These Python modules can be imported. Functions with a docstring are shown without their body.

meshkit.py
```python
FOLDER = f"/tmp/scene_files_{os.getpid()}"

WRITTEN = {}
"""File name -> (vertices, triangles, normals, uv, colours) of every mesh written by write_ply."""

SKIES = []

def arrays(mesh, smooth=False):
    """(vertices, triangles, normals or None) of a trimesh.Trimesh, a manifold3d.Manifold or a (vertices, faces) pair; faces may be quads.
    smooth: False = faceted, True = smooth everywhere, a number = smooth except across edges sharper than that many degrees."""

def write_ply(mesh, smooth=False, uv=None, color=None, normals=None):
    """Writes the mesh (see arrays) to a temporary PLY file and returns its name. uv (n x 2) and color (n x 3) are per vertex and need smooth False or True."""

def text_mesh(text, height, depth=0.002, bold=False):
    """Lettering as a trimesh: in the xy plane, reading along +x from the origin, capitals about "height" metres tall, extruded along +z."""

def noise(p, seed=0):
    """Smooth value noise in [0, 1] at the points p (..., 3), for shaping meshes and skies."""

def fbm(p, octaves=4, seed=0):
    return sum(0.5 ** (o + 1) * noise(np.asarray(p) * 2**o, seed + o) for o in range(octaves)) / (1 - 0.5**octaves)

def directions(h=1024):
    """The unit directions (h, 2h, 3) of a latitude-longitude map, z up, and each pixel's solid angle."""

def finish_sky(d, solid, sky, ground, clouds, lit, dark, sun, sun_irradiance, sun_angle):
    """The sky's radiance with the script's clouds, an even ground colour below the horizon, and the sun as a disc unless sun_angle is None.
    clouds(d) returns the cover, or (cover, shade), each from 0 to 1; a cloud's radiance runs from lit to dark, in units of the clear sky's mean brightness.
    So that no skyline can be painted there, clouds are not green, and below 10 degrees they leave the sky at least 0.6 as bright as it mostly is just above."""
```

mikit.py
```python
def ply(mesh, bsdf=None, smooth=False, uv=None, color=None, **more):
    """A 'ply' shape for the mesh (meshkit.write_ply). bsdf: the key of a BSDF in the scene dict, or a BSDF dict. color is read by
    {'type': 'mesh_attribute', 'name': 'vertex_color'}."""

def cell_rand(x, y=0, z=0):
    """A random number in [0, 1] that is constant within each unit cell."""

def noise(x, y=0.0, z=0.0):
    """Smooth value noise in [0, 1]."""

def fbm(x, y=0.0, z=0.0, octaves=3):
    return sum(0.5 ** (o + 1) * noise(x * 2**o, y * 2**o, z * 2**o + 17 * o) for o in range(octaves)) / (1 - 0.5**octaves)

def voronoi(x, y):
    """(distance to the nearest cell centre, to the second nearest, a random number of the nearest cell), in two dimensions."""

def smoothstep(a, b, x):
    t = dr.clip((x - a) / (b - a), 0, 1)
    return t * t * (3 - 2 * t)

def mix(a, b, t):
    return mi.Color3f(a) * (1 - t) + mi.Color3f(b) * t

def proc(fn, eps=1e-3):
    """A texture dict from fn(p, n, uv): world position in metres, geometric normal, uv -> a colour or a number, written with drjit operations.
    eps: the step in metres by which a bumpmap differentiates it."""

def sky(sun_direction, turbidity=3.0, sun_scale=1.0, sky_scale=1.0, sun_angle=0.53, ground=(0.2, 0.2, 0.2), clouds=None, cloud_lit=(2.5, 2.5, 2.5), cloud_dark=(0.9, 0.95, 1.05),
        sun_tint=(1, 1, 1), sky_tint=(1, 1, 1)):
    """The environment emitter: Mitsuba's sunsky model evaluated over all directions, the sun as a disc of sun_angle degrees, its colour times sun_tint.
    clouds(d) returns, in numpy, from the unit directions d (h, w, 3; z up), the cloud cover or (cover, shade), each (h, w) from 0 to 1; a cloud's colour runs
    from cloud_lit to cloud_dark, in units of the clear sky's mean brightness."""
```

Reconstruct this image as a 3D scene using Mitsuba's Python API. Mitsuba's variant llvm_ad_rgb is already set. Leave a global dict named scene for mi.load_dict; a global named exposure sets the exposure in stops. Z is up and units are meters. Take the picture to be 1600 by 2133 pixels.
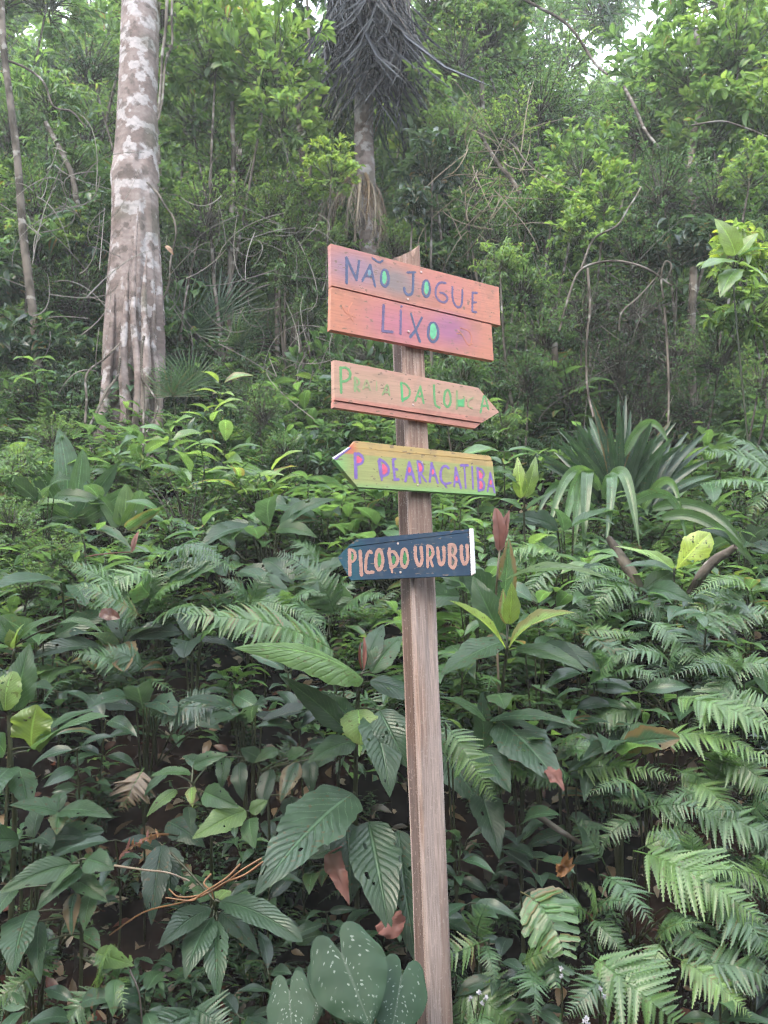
import math
import re
import numpy as np
import drjit as dr
import mitsuba as mi
import mikit
import meshkit
from mikit import proc, noise, fbm, cell_rand, smoothstep, mix
from shapely.geometry import LineString, Polygon, Point
from shapely.ops import unary_union
import trimesh

T = mi.ScalarTransform4f
rng = np.random.default_rng(7)

# ------------------------------------------------------------------ camera, sky, exposure
F, PITCH, ROLL = 1604.0, math.radians(9.4), math.radians(1.28)      # focal length in pixels of a 1600 px wide picture
EYE = np.array([0.0, 0.0, 1.55])
FW = np.array([0, math.cos(PITCH), math.sin(PITCH)])
UP0 = np.array([math.sin(ROLL), 0, math.cos(ROLL)])
RT = np.cross(FW, UP0); RT /= np.linalg.norm(RT)
UPV = np.cross(RT, FW)
UP = np.array([0, 0, 1.0])
exposure = 4.1
scene = {
    'camera': {'type': 'thinlens', 'fov': math.degrees(2 * math.atan(800 / F)), 'fov_axis': 'x', 'near_clip': 0.05, 'far_clip': 400.0,
               'aperture_radius': 0.002, 'focus_distance': 2.6,
               'to_world': T().look_at(origin=EYE.tolist(), target=(EYE + FW).tolist(), up=UP0.tolist())},
    # an overcast sky, brightest overhead as overcast skies are
    'sky': mikit.sky([-0.35, -0.5, 0.8], turbidity=4, sun_scale=0.17, sun_angle=30, clouds=lambda d: (np.ones(d.shape[:2]), 1 - np.clip(d[..., 2], 0, 1) ** 0.8),
                     cloud_lit=(2.55, 2.85, 3.2), cloud_dark=(1.35, 1.5, 1.7)),
}
labels = {}


def nrm(v):
    v = np.asarray(v, float)
    return v / (np.linalg.norm(v, axis=-1, keepdims=True) + 1e-12)


def P(px, py, d):
    """The point d metres ahead (along y) on the line of sight of a pixel of the 1600 x 2133 photograph."""
    r = FW + RT * (px - 800) / F - UPV * (py - 1066.5) / F
    return EYE + r * (d / r[1])


# ------------------------------------------------------------------ materials
RAMP = [((0.026, 0.043, 0.036), 0.0), ((0.048, 0.096, 0.052), 0.25), ((0.094, 0.172, 0.066), 0.5), ((0.165, 0.25, 0.075), 0.75), ((0.30, 0.37, 0.06), 1.0)]
CODES = {40: (0.20, 0.135, 0.08), 41: (0.11, 0.042, 0.028), 42: (0.28, 0.125, 0.105), 43: (0.25, 0.125, 0.055), 44: (0.36, 0.29, 0.215),
         45: (0.020, 0.020, 0.027), 46: (0.08, 0.09, 0.045), 47: (0.10, 0.085, 0.07), 48: (0.75, 0.73, 0.78), 49: (0.30, 0.27, 0.24)}
DEAD, REDBROWN, PINK, ORANGE, STRAW, STRAND, STEM, TWIG, WHITE, GREYBARK = range(40, 50)


def leaf_parts(uv):
    ui, vi = dr.floor(uv.x), dr.floor(uv.y)
    s = dr.abs(uv.x - ui - 0.5) / 0.48
    t = (uv.y - vi - 0.02) / 0.96
    return ui, vi, s, t


def leaf_color(p, n, uv):
    ui, vi, s, t = leaf_parts(uv)
    r, r2 = cell_rand(ui, vi, 3), cell_rand(ui, vi, 7)
    tone = dr.clip(vi / 31.0 + (r - 0.5) * 0.14, 0, 1)
    c = mi.Color3f(RAMP[0][0])
    for k in range(1, 5):
        c = mix(c, RAMP[k][0], dr.clip((tone - RAMP[k - 1][1]) / 0.25, 0, 1))
    w = t * 12.0 - s * 3.2
    fr = dr.abs(w - dr.floor(w) - 0.5) * 2
    vein = dr.maximum(1 - smoothstep(0.02, 0.075, s), 0.5 * smoothstep(0.78, 1.0, fr) * smoothstep(1.0, 0.6, s))
    c = mix(c, c * 1.75 + mi.Color3f(0.012, 0.02, 0.008), dr.clip(vein, 0, 1) * 0.8)
    g = fbm(p.x * 23, p.y * 23, p.z * 23, 2)
    c = c * (0.72 + 0.55 * g) * (0.75 + 0.5 * r2)
    worn = smoothstep(0.93, 0.985, r2) * smoothstep(0.55, 0.75, s * 0.55 + fbm(p.x * 14, p.y * 14, p.z * 14, 2) * 0.6 + t * 0.12)
    c = mix(c, mi.Color3f(0.20, 0.12, 0.06), worn * 0.8)
    spots = smoothstep(0.76, 0.83, noise(p.x * 95, p.y * 95, p.z * 95)) * smoothstep(0.45, 0.7, r2)
    c = mix(c, mi.Color3f(0.10, 0.07, 0.035), spots * 0.55)
    for k, col in CODES.items():
        c = dr.select(vi == k, mi.Color3f(col) * (0.55 + 0.8 * g) * (0.75 + 0.5 * r2), c)
    return c


def leaf_glow(p, n, uv):
    ui, vi, s, t = leaf_parts(uv)
    c = leaf_color(p, n, uv)
    return dr.select(vi < 36, c * mi.Color3f(2.25, 2.15, 1.25), c)


def vein_relief(p, n, uv):
    ui, vi, s, t = leaf_parts(uv)
    w = t * 14.0 - s * 3.2
    fr = dr.abs(w - dr.floor(w) - 0.5) * 2
    return 0.0028 * (1 - smoothstep(0.6, 1.0, fr)) * smoothstep(0.0, 0.12, s) + 0.002 * smoothstep(0.0, 0.1, s)


def leaf_bsdf(bump):
    face = {'type': 'principled', 'base_color': proc(leaf_color), 'roughness': 0.33, 'specular': 0.7}
    if bump:
        face = {'type': 'bumpmap', 'arbitrary': proc(vein_relief), 'scale': 1.0, 'bsdf': face}
    return {'type': 'blendbsdf', 'weight': 0.42, 'a': {'type': 'twosided', 'bsdf': face},
            'b': {'type': 'principledthin', 'base_color': proc(leaf_glow), 'roughness': 0.5, 'diff_trans': 2.0}}


scene['leaf'] = leaf_bsdf(False)
scene['leaf_veined'] = leaf_bsdf(True)


def spotted_color(p, n, uv):
    ui, vi, s, t = leaf_parts(uv)
    c = mix((0.026, 0.060, 0.034), (0.046, 0.094, 0.052), fbm(p.x * 20, p.y * 20, p.z * 20, 2))
    c = mix(c, (0.075, 0.115, 0.08), 1 - smoothstep(0.01, 0.06, s))
    x, y = s * 5 + dr.select(uv.x - ui > 0.5, 0.0, 37.0) + cell_rand(ui, vi, 1) * 50, (t - s * 0.22) * 17
    d1, d2, which = mikit.voronoi(x, y)
    spot = (1 - smoothstep(0.20, 0.36, d1 + 0.25 * noise(x * 3, y * 3))) * smoothstep(0.42, 0.55, which) * (1 - smoothstep(0.6, 0.85, s)) * smoothstep(0.02, 0.15, t)
    return mix(c, (0.36, 0.42, 0.38), spot * 0.62)


scene['leaf_spotted'] = {'type': 'blendbsdf', 'weight': 0.36, 'a': {'type': 'twosided', 'bsdf': {'type': 'principled', 'base_color': proc(spotted_color), 'roughness': 0.55, 'specular': 0.35}},
                         'b': {'type': 'principledthin', 'base_color': proc(spotted_color), 'roughness': 0.5, 'diff_trans': 2.0}}


def ground_color(p, n, uv):
    g = fbm(p.x * 3, p.y * 3, p.z * 3, 3)
    f = fbm(p.x * 40, p.y * 40, p.z * 40, 2)
    c = mix((0.006, 0.005, 0.0045), (0.030, 0.017, 0.013), smoothstep(0.4, 0.75, g))
    return c * (0.5 + f)


scene['soil'] = {'type': 'twosided', 'bsdf': {'type': 'principled', 'base_color': proc(ground_color), 'roughness': 1.0, 'specular': 0.0}}


def bark_color(p, n, uv):
    a = fbm(p.x * 5, p.y * 5, p.z * 4, 3)
    b = fbm(p.x * 14 + 9, p.y * 14, p.z * 12, 3)
    c = mix((0.168, 0.126, 0.115), (0.285, 0.228, 0.215), smoothstep(0.30, 0.70, a))
    c = mix(c, (0.46, 0.42, 0.42), smoothstep(0.52, 0.63, fbm(p.x * 10 + 3, p.y * 10, p.z * 8 + 5, 4) + 0.022 * (p.z - 6.0)) * 0.75)
    c = mix(c, (0.085, 0.065, 0.056), smoothstep(0.54, 0.72, b) * 0.7)
    ring = noise(p.x * 3, p.y * 3, p.z * 38)
    c = c * (0.88 + 0.2 * ring) * (0.75 + 0.5 * fbm(p.x * 40, p.y * 40, p.z * 40, 2))
    return mix(c, (0.10, 0.105, 0.07), smoothstep(0.60, 0.76, fbm(p.x * 3, p.y * 3 + 4, p.z * 2.2, 2)) * 0.4)


def bark_relief(p, n, uv):
    return 0.007 * fbm(p.x * 26, p.y * 26, p.z * 13, 3) + 0.003 * noise(p.x * 4, p.y * 4, p.z * 46)


scene['pale_bark'] = {'type': 'twosided', 'bsdf': {'type': 'bumpmap', 'arbitrary': proc(bark_relief), 'scale': 1.0,
                      'bsdf': {'type': 'principled', 'base_color': proc(bark_color), 'roughness': 0.85, 'specular': 0.25}}}


def thin_bark_color(p, n, uv):
    a = fbm(p.x * 9, p.y * 9, p.z * 6, 3)
    c = mix((0.05, 0.042, 0.033), (0.15, 0.125, 0.105), smoothstep(0.35, 0.65, a))
    return mix(c, (0.28, 0.26, 0.235), smoothstep(0.6, 0.7, fbm(p.x * 11 + 7, p.y * 11, p.z * 16, 2)) * 0.8)


scene['thin_bark'] = {'type': 'twosided', 'bsdf': {'type': 'principled', 'base_color': proc(thin_bark_color), 'roughness': 0.85, 'specular': 0.25}}


def wood_color(p, n, uv):                                            # uv: metres round the post, metres up it
    g = fbm(uv.x * 160, uv.y * 6, 0, 3)
    f = fbm(uv.x * 420, uv.y * 22, 4, 2)
    c = mix((0.215, 0.152, 0.122), (0.32, 0.238, 0.196), smoothstep(0.3, 0.7, g))
    c = mix(c, (0.32, 0.275, 0.255), smoothstep(0.35, 0.65, fbm(uv.x * 14, uv.y * 3, 2, 2)) * 0.75)
    c = c * (0.68 + 0.55 * f)
    c = mix(c, c * mi.Color3f(0.42, 0.38, 0.37), smoothstep(3.02 * 0.088, 3.1 * 0.088, uv.x))       # shade of the left side, put into the wood colour
    stain = smoothstep(0.60, 0.72, fbm(uv.x * 30, uv.y * 2.2, 8, 3))
    c = mix(c, (0.13, 0.088, 0.07), stain * 0.45)
    speck = smoothstep(0.70, 0.80, fbm(uv.x * 160, uv.y * 120, 5, 2))
    return mix(c, (0.46, 0.40, 0.36), speck * 0.22) * mi.Color3f(1.30, 1.22, 1.24)


def wood_relief(p, n, uv):
    return 0.0016 * fbm(uv.x * 260, uv.y * 7, 0, 3)


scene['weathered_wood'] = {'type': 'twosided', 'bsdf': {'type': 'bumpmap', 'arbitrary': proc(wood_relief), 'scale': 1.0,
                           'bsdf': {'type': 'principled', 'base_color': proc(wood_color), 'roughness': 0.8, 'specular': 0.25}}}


def spot(uv, x, y, rx, ry):
    return dr.exp(-(dr.square((uv.x - x) / rx) + dr.square((uv.y - y) / ry)))


def worn(c, uv, k):
    g = fbm(uv.x * 9, uv.y * 190, k, 3)
    f = fbm(uv.x * 60, uv.y * 60, k, 3)
    c = c * (0.90 + 0.18 * g)
    c = mix(c, c * 0.72 + mi.Color3f(0.05, 0.045, 0.04), smoothstep(0.55, 0.75, f) * 0.4)
    brush = fbm(uv.x * 22, uv.y * 420, k + 3, 2)
    c = c * (0.92 + 0.16 * brush)
    chip = smoothstep(0.745, 0.79, fbm(uv.x * 55 + 5 * k, uv.y * 130, k, 3))
    c = mix(c, mi.Color3f(0.22, 0.165, 0.125), chip * 0.8)
    mould = smoothstep(0.58, 0.72, fbm(uv.x * 16 + k, uv.y * 24, k + 9, 3))
    return mix(c, mi.Color3f(0.085, 0.08, 0.06), mould * 0.14)


def notice_color(p, n, uv):                                          # uv: metres along the board and up it, from its middle
    c = mi.Color3f(0.58, 0.238, 0.168)
    top = smoothstep(-0.012, 0.004, uv.y + uv.x * 0.0)
    c = mix(c, (0.33, 0.21, 0.29), top * dr.clip(1.25 * spot(uv, -0.22, 0.075, 0.11, 0.06), 0, 1) * 0.9)
    c = mix(c, (0.24, 0.215, 0.22), top * dr.clip(1.3 * spot(uv, -0.06, 0.06, 0.085, 0.05), 0, 1) * 0.9)
    c = mix(c, (0.52, 0.19, 0.21), spot(uv, 0.12, 0.07, 0.12, 0.06) * 0.7)
    c = mix(c, (0.58, 0.24, 0.15), (1 - top) * spot(uv, -0.30, -0.07, 0.12, 0.1))
    c = mix(c, (0.50, 0.18, 0.24), (1 - top) * spot(uv, -0.06, -0.09, 0.14, 0.08))
    c = mix(c, (0.38, 0.15, 0.29), (1 - top) * dr.clip(1.2 * spot(uv, 0.14, -0.07, 0.085, 0.06), 0, 1) * 0.85)
    return worn(c, uv, 1)


def beach_color(p, n, uv):
    c = mix((0.56, 0.32, 0.25), (0.46, 0.33, 0.225), spot(uv, -0.18, 0.0, 0.16, 0.05) * 0.6 + spot(uv, 0.18, 0.01, 0.12, 0.04) * 0.7)
    return worn(mix(c, (0.56, 0.25, 0.20), 1 - smoothstep(-0.055, -0.045, uv.y)), uv, 2)


def lime_color(p, n, uv):
    c = mix((0.34, 0.385, 0.15), (0.40, 0.40, 0.175), fbm(uv.x * 8, uv.y * 8, 3, 2))
    c = mix(c, (0.22, 0.50, 0.19), dr.clip((1 - smoothstep(-0.30, -0.215, uv.x + 0.3 * dr.abs(uv.y))) + 0.85 * (1 - smoothstep(-0.07, -0.03, uv.y - uv.x * 0.03)), 0, 1))
    c = mix(c, (0.50, 0.36, 0.16), smoothstep(0.040, 0.047, uv.y))
    c = mix(c, (0.62, 0.20, 0.13), smoothstep(0.040, 0.045, uv.y) * (1 - smoothstep(-0.235, -0.20, uv.x)))
    return worn(c, uv, 3)


def navy_color(p, n, uv):
    c = mix((0.022, 0.048, 0.095), (0.030, 0.068, 0.125), fbm(uv.x * 12, uv.y * 12, 5, 2))
    return worn(mix(c, (0.022, 0.085, 0.13), 1 - smoothstep(-0.19, -0.14, uv.x)), uv, 4)


for key, fn in (('notice_paint', notice_color), ('beach_paint', beach_color), ('lime_paint', lime_color), ('navy_paint', navy_color)):
    scene[key] = {'type': 'twosided', 'bsdf': {'type': 'principled', 'base_color': proc(fn), 'roughness': 0.5, 'specular': 0.35}}

LETTER = [(0.125, 0.14, 0.25), (0.19, 0.145, 0.28), (0.19, 0.56, 0.33), (0.19, 0.42, 0.18), (0.31, 0.40, 0.20), (0.15, 0.50, 0.21), (0.27, 0.18, 0.50),
          (0.82, 0.155, 0.27), (0.46, 0.28, 0.245), (0.07, 0.25, 0.10), (0.70, 0.29, 0.20), (0.86, 0.82, 0.84), (0.17, 0.17, 0.14), (0.40, 0.40, 0.225),
          (0.22, 0.34, 0.42)]
SLATE, VIOLET_SLATE, MINT, LEAFGREEN, FADED, GRASS, PURPLE, ROSE, BLUSH, BOTTLE, SALMON, BONE, DULL, FAINT, ICE = range(15)


def letter_color(p, n, uv):
    k = dr.floor(uv.x + 0.5)
    c = mi.Color3f(LETTER[0])
    for i in range(1, len(LETTER)):
        c = dr.select(k == i, mi.Color3f(LETTER[i]), c)
    return c * (0.70 + 0.38 * fbm(p.x * 90, p.y * 90, p.z * 90, 2))


scene['letter_paint'] = {'type': 'twosided', 'bsdf': {'type': 'principled', 'base_color': proc(letter_color), 'roughness': 0.6, 'specular': 0.3}}
scene['nail_metal'] = {'type': 'principled', 'base_color': {'type': 'rgb', 'value': [0.62, 0.5, 0.48]}, 'roughness': 0.45, 'metallic': 0.3}


# ------------------------------------------------------------------ mesh helpers
class MB:
    """Collects pieces of one mesh: vertices, triangles, uv."""
    def __init__(self):
        self.v, self.f, self.t, self.n = [], [], [], 0

    def add(self, v, f, uv):
        v = np.asarray(v, float).reshape(-1, 3)
        self.v.append(v); self.f.append(np.asarray(f, int).reshape(-1, 3) + self.n); self.t.append(np.asarray(uv, float).reshape(-1, 2))
        self.n += len(v)
        return self

    def out(self):
        return np.vstack(self.v), np.vstack(self.f), np.vstack(self.t)


def put(key, mb, bsdf='leaf', smooth=True):
    v, f, uv = mb.out()
    scene[key] = mikit.ply((v, f), bsdf, smooth=smooth, uv=uv)
    return key


used = {}


def numbered(base):
    k = used.get(base, -1) + 1
    used[base] = k
    return base if k == 0 else f'{base}_{k:03d}'


def tag(key, label=None, cat=None, group=None, kind=None):
    labels[key] = {a: b for a, b in (('label', label), ('category', cat), ('group', group), ('kind', kind)) if b}


class Thing:
    def __init__(self, name, label, cat, group=None):
        self.key = numbered(name)
        tag(self.key, label, cat, group)
        self.rnd = int(rng.integers(0, 200))

    def part(self, name, mb, bsdf='leaf', smooth=True, label=None):
        key = numbered(f'{self.key}__{name}')
        if label:
            tag(key, label)
        return put(key, mb, bsdf, smooth)


def code(tone):
    """0..1 is the leaf ramp, 40 and up one of CODES."""
    return int(round(tone * 31)) if tone <= 1 else int(tone)


def tube(pts, radii, sides=6, tone=STEM, rnd=0, uvmode='leaf'):
    p = np.asarray(pts, float)
    radii = np.broadcast_to(np.asarray(radii, float), (len(p),)) if np.ndim(radii) == 0 or len(np.atleast_1d(radii)) == len(p) else np.interp(np.linspace(0, 1, len(p)), np.linspace(0, 1, len(radii)), radii)
    t = nrm(np.gradient(p, axis=0))
    a = np.cross(t, np.where(np.abs(t[:, 2:]) < 0.9, [0, 0, 1.0], [1.0, 0, 0])); a = nrm(a)
    for i in range(1, len(p)):                                        # carry the frame along so that the tube does not twist
        q = a[i - 1] - t[i] * (a[i - 1] @ t[i])
        if np.linalg.norm(q) > 1e-6:
            a[i] = q / np.linalg.norm(q)
    b = np.cross(t, a)
    ang = np.arange(sides) * 2 * np.pi / sides
    v = p[:, None] + radii[:, None, None] * (np.cos(ang)[None, :, None] * a[:, None] + np.sin(ang)[None, :, None] * b[:, None])
    i, j = np.meshgrid(np.arange(len(p) - 1), np.arange(sides), indexing='ij')
    q = np.stack([i * sides + j, i * sides + (j + 1) % sides, (i + 1) * sides + (j + 1) % sides, (i + 1) * sides + j], -1).reshape(-1, 4)
    uv = np.full((len(p) * sides, 2), (rnd + 0.75, code(tone) + 0.5))
    return v.reshape(-1, 3), np.vstack([q[:, [0, 1, 2]], q[:, [0, 2, 3]]]), uv


def bezier(a, c, b, n):
    t = np.linspace(0, 1, n)[:, None]
    return (1 - t) ** 2 * a + 2 * t * (1 - t) * c + t ** 2 * b


def spline(pts, n):
    """A smooth curve through the points (Catmull-Rom)."""
    p = np.asarray(pts, float)
    if len(p) == 2:
        return p[0] + (p[1] - p[0]) * np.linspace(0, 1, n)[:, None]
    q = np.vstack([2 * p[0] - p[1], p, 2 * p[-1] - p[-2]])
    out = []
    for x in np.linspace(0, len(p) - 1 - 1e-9, n):
        i, t = int(x), x - int(x)
        a, b, c, d = q[i:i + 4]
        out.append(0.5 * (2 * b + (c - a) * t + (2 * a - 5 * b + 4 * c - d) * t ** 2 + (3 * b - a - 3 * c + d) * t ** 3))
    return np.array(out)


PROFILE = {
    'ovate': lambda t: np.sin(np.pi * t ** 0.72) ** 0.85 * (1 - 0.25 * t),
    'lance': lambda t: np.sin(np.pi * t ** 0.85) ** 1.05,
    'obovate': lambda t: np.sin(np.pi * t ** 1.5) ** 0.75,
    'strap': lambda t: np.minimum(1, 6 * t + 0.5) * np.clip(1 - t ** 3.5, 0, 1) ** 0.9,
    'oblong': lambda t: np.sin(np.pi * np.clip(t, 0, 1) ** 0.9) ** 0.55,
}


def blade(B, E, width, N, sag=0.1, prof='ovate', fold=0.25, nl=14, nw=6, tone=0.4, rnd=0, wave=0.03, curl=0.0, twist=0.0):
    """A leaf blade from B to E, upper face along N; sag lifts its middle by that share of its length."""
    B, E = np.asarray(B, float), np.asarray(E, float)
    ch = E - B; L = np.linalg.norm(ch)
    Np = N - ch * (N @ ch) / L ** 2; Np = nrm(Np)
    sp = bezier(B, (B + E) / 2 + Np * 2 * sag * L, E, nl + 1)
    t = np.linspace(0, 1, nl + 1)
    tan = nrm(np.gradient(sp, axis=0))
    side = nrm(np.cross(tan, Np)); nor = np.cross(side, tan)
    if twist:
        ang = twist * t[:, None]
        side, nor = side * np.cos(ang) + nor * np.sin(ang), nor * np.cos(ang) - side * np.sin(ang)
    h = 0.5 * width * np.maximum(PROFILE[prof](np.clip(t, 0.001, 0.999)), 0.004)
    s = np.linspace(-1, 1, nw + 1)
    a = np.abs(s)
    r_ = np.random.default_rng(int(rnd) * 31 + nl)
    if nl > 16:
        edge = 1 + 0.05 * np.sin(t * 19 + rnd) + 0.035 * np.sin(t * 43 + rnd * 2.3) + r_.normal(0, 0.015, nl + 1)
        h = h * edge
    y = s * np.cos(fold)
    z = a * np.sin(fold) - curl * a ** 2
    ph = rnd * 1.7
    wob = wave * np.sin(t[:, None] * 15 + ph + (s > 0) * 2.1) * a ** 1.5 + wave * 0.8 * np.sin(t[:, None] * 6 + 2 * ph) * s
    v = sp[:, None] + side[:, None] * (h[:, None] * y)[..., None] + nor[:, None] * (h[:, None] * (z + wob * 2))[..., None]
    i, j = np.meshgrid(np.arange(nl), np.arange(nw), indexing='ij')
    m = nw + 1
    q = np.stack([i * m + j, i * m + j + 1, (i + 1) * m + j + 1, (i + 1) * m + j], -1).reshape(-1, 4)
    if nl > 24 and tone <= 1:                                         # what insects have eaten
        gone = np.zeros((nl, nw), bool)
        for _ in range(int(r_.integers(0, 7))):
            u_, w_ = int(r_.integers(3, nl - 2)), int(r_.integers(0, nw))
            if abs(w_ - nw / 2 + 0.5) > 1:
                gone[u_, w_] = True
                if r_.random() < 0.4:
                    gone[u_ + 1, w_] = True
        q = q[~gone.ravel()]
    c = code(tone)
    uv = np.stack(np.broadcast_arrays(rnd + 0.5 + 0.48 * s[None], c + 0.02 + 0.96 * t[:, None]), -1)
    return v.reshape(-1, 3), np.vstack([q[:, [0, 1, 2]], q[:, [0, 2, 3]]]), uv.reshape(-1, 2)


def template(nl=4, prof='ovate', fold=0.3, droop=0.2, width=0.45, nw=2):
    """A small leaf of unit length along x, cheap: its vertices, triangles and uv fractions."""
    v, f, uv = blade([0, 0, 0], [1, 0, -droop], width, np.array([0, 0, 1.0]), sag=droop * 0.4, prof=prof, fold=fold, nl=nl, nw=nw, tone=0, rnd=0, wave=0)
    return v, f, uv


def scatter(tpl, O, X, Z, size, tones, rnds, wide=1.0):
    """Copies of a leaf template at O with axes X (along) and Z (roughly the upper face)."""
    tv, tf, tuv = tpl
    O, X, Z = np.asarray(O), nrm(X), np.asarray(Z, float)
    Y = nrm(np.cross(Z, X)); Z = np.cross(X, Y)
    size = np.broadcast_to(size, (len(O),))
    v = O[:, None] + size[:, None, None] * (X[:, None] * tv[None, :, 0, None] + Y[:, None] * tv[None, :, 1, None] * wide + Z[:, None] * tv[None, :, 2, None])
    f = tf[None] + (np.arange(len(O)) * len(tv))[:, None, None]
    uv = tuv[None] + np.stack([np.broadcast_to(rnds, (len(O),)), np.broadcast_to(tones, (len(O),))], -1)[:, None]
    return v.reshape(-1, 3), f.reshape(-1, 3), uv.reshape(-1, 2)


def toothed(nt=9, tip=0.0, notch=0.45, base_w=0.26, droop=0.16):
    """One fern pinna of unit length along x with a toothed edge."""
    xs, w = [], []
    for k in range(nt):
        x0 = k / nt
        xs += [x0, x0 + 0.72 / nt]
        full = base_w * (1 - x0) ** 0.7 * (0.75 + 0.25 * min(1, 4 * x0 + 0.3))
        w += [full * notch, full]
    xs = np.array(xs + [1.0]); w = np.array(w + [0.004])
    z = -droop * xs ** 2
    v, uv = [], []
    for x, h, zz in zip(xs, w, z):
        for s in (-1, 0, 1):
            v.append((x + abs(s) * h * 0.25, s * h * 0.5, zz + abs(s) * h * 0.12)); uv.append((0.5 + 0.40 * s, 0.5))
    f = []
    for i in range(len(xs) - 1):
        a, b = 3 * i, 3 * i + 3
        f += [(a, a + 1, b + 1), (a, b + 1, b), (a + 1, a + 2, b + 2), (a + 1, b + 2, b + 1)]
    return np.array(v, float), np.array(f), np.array(uv)


PINNA_FINE, PINNA_MID, PINNA_FAR = toothed(11), toothed(6), toothed(3, notch=0.7)
PINNA_BROAD = toothed(2, notch=0.95, base_w=0.42)


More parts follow.
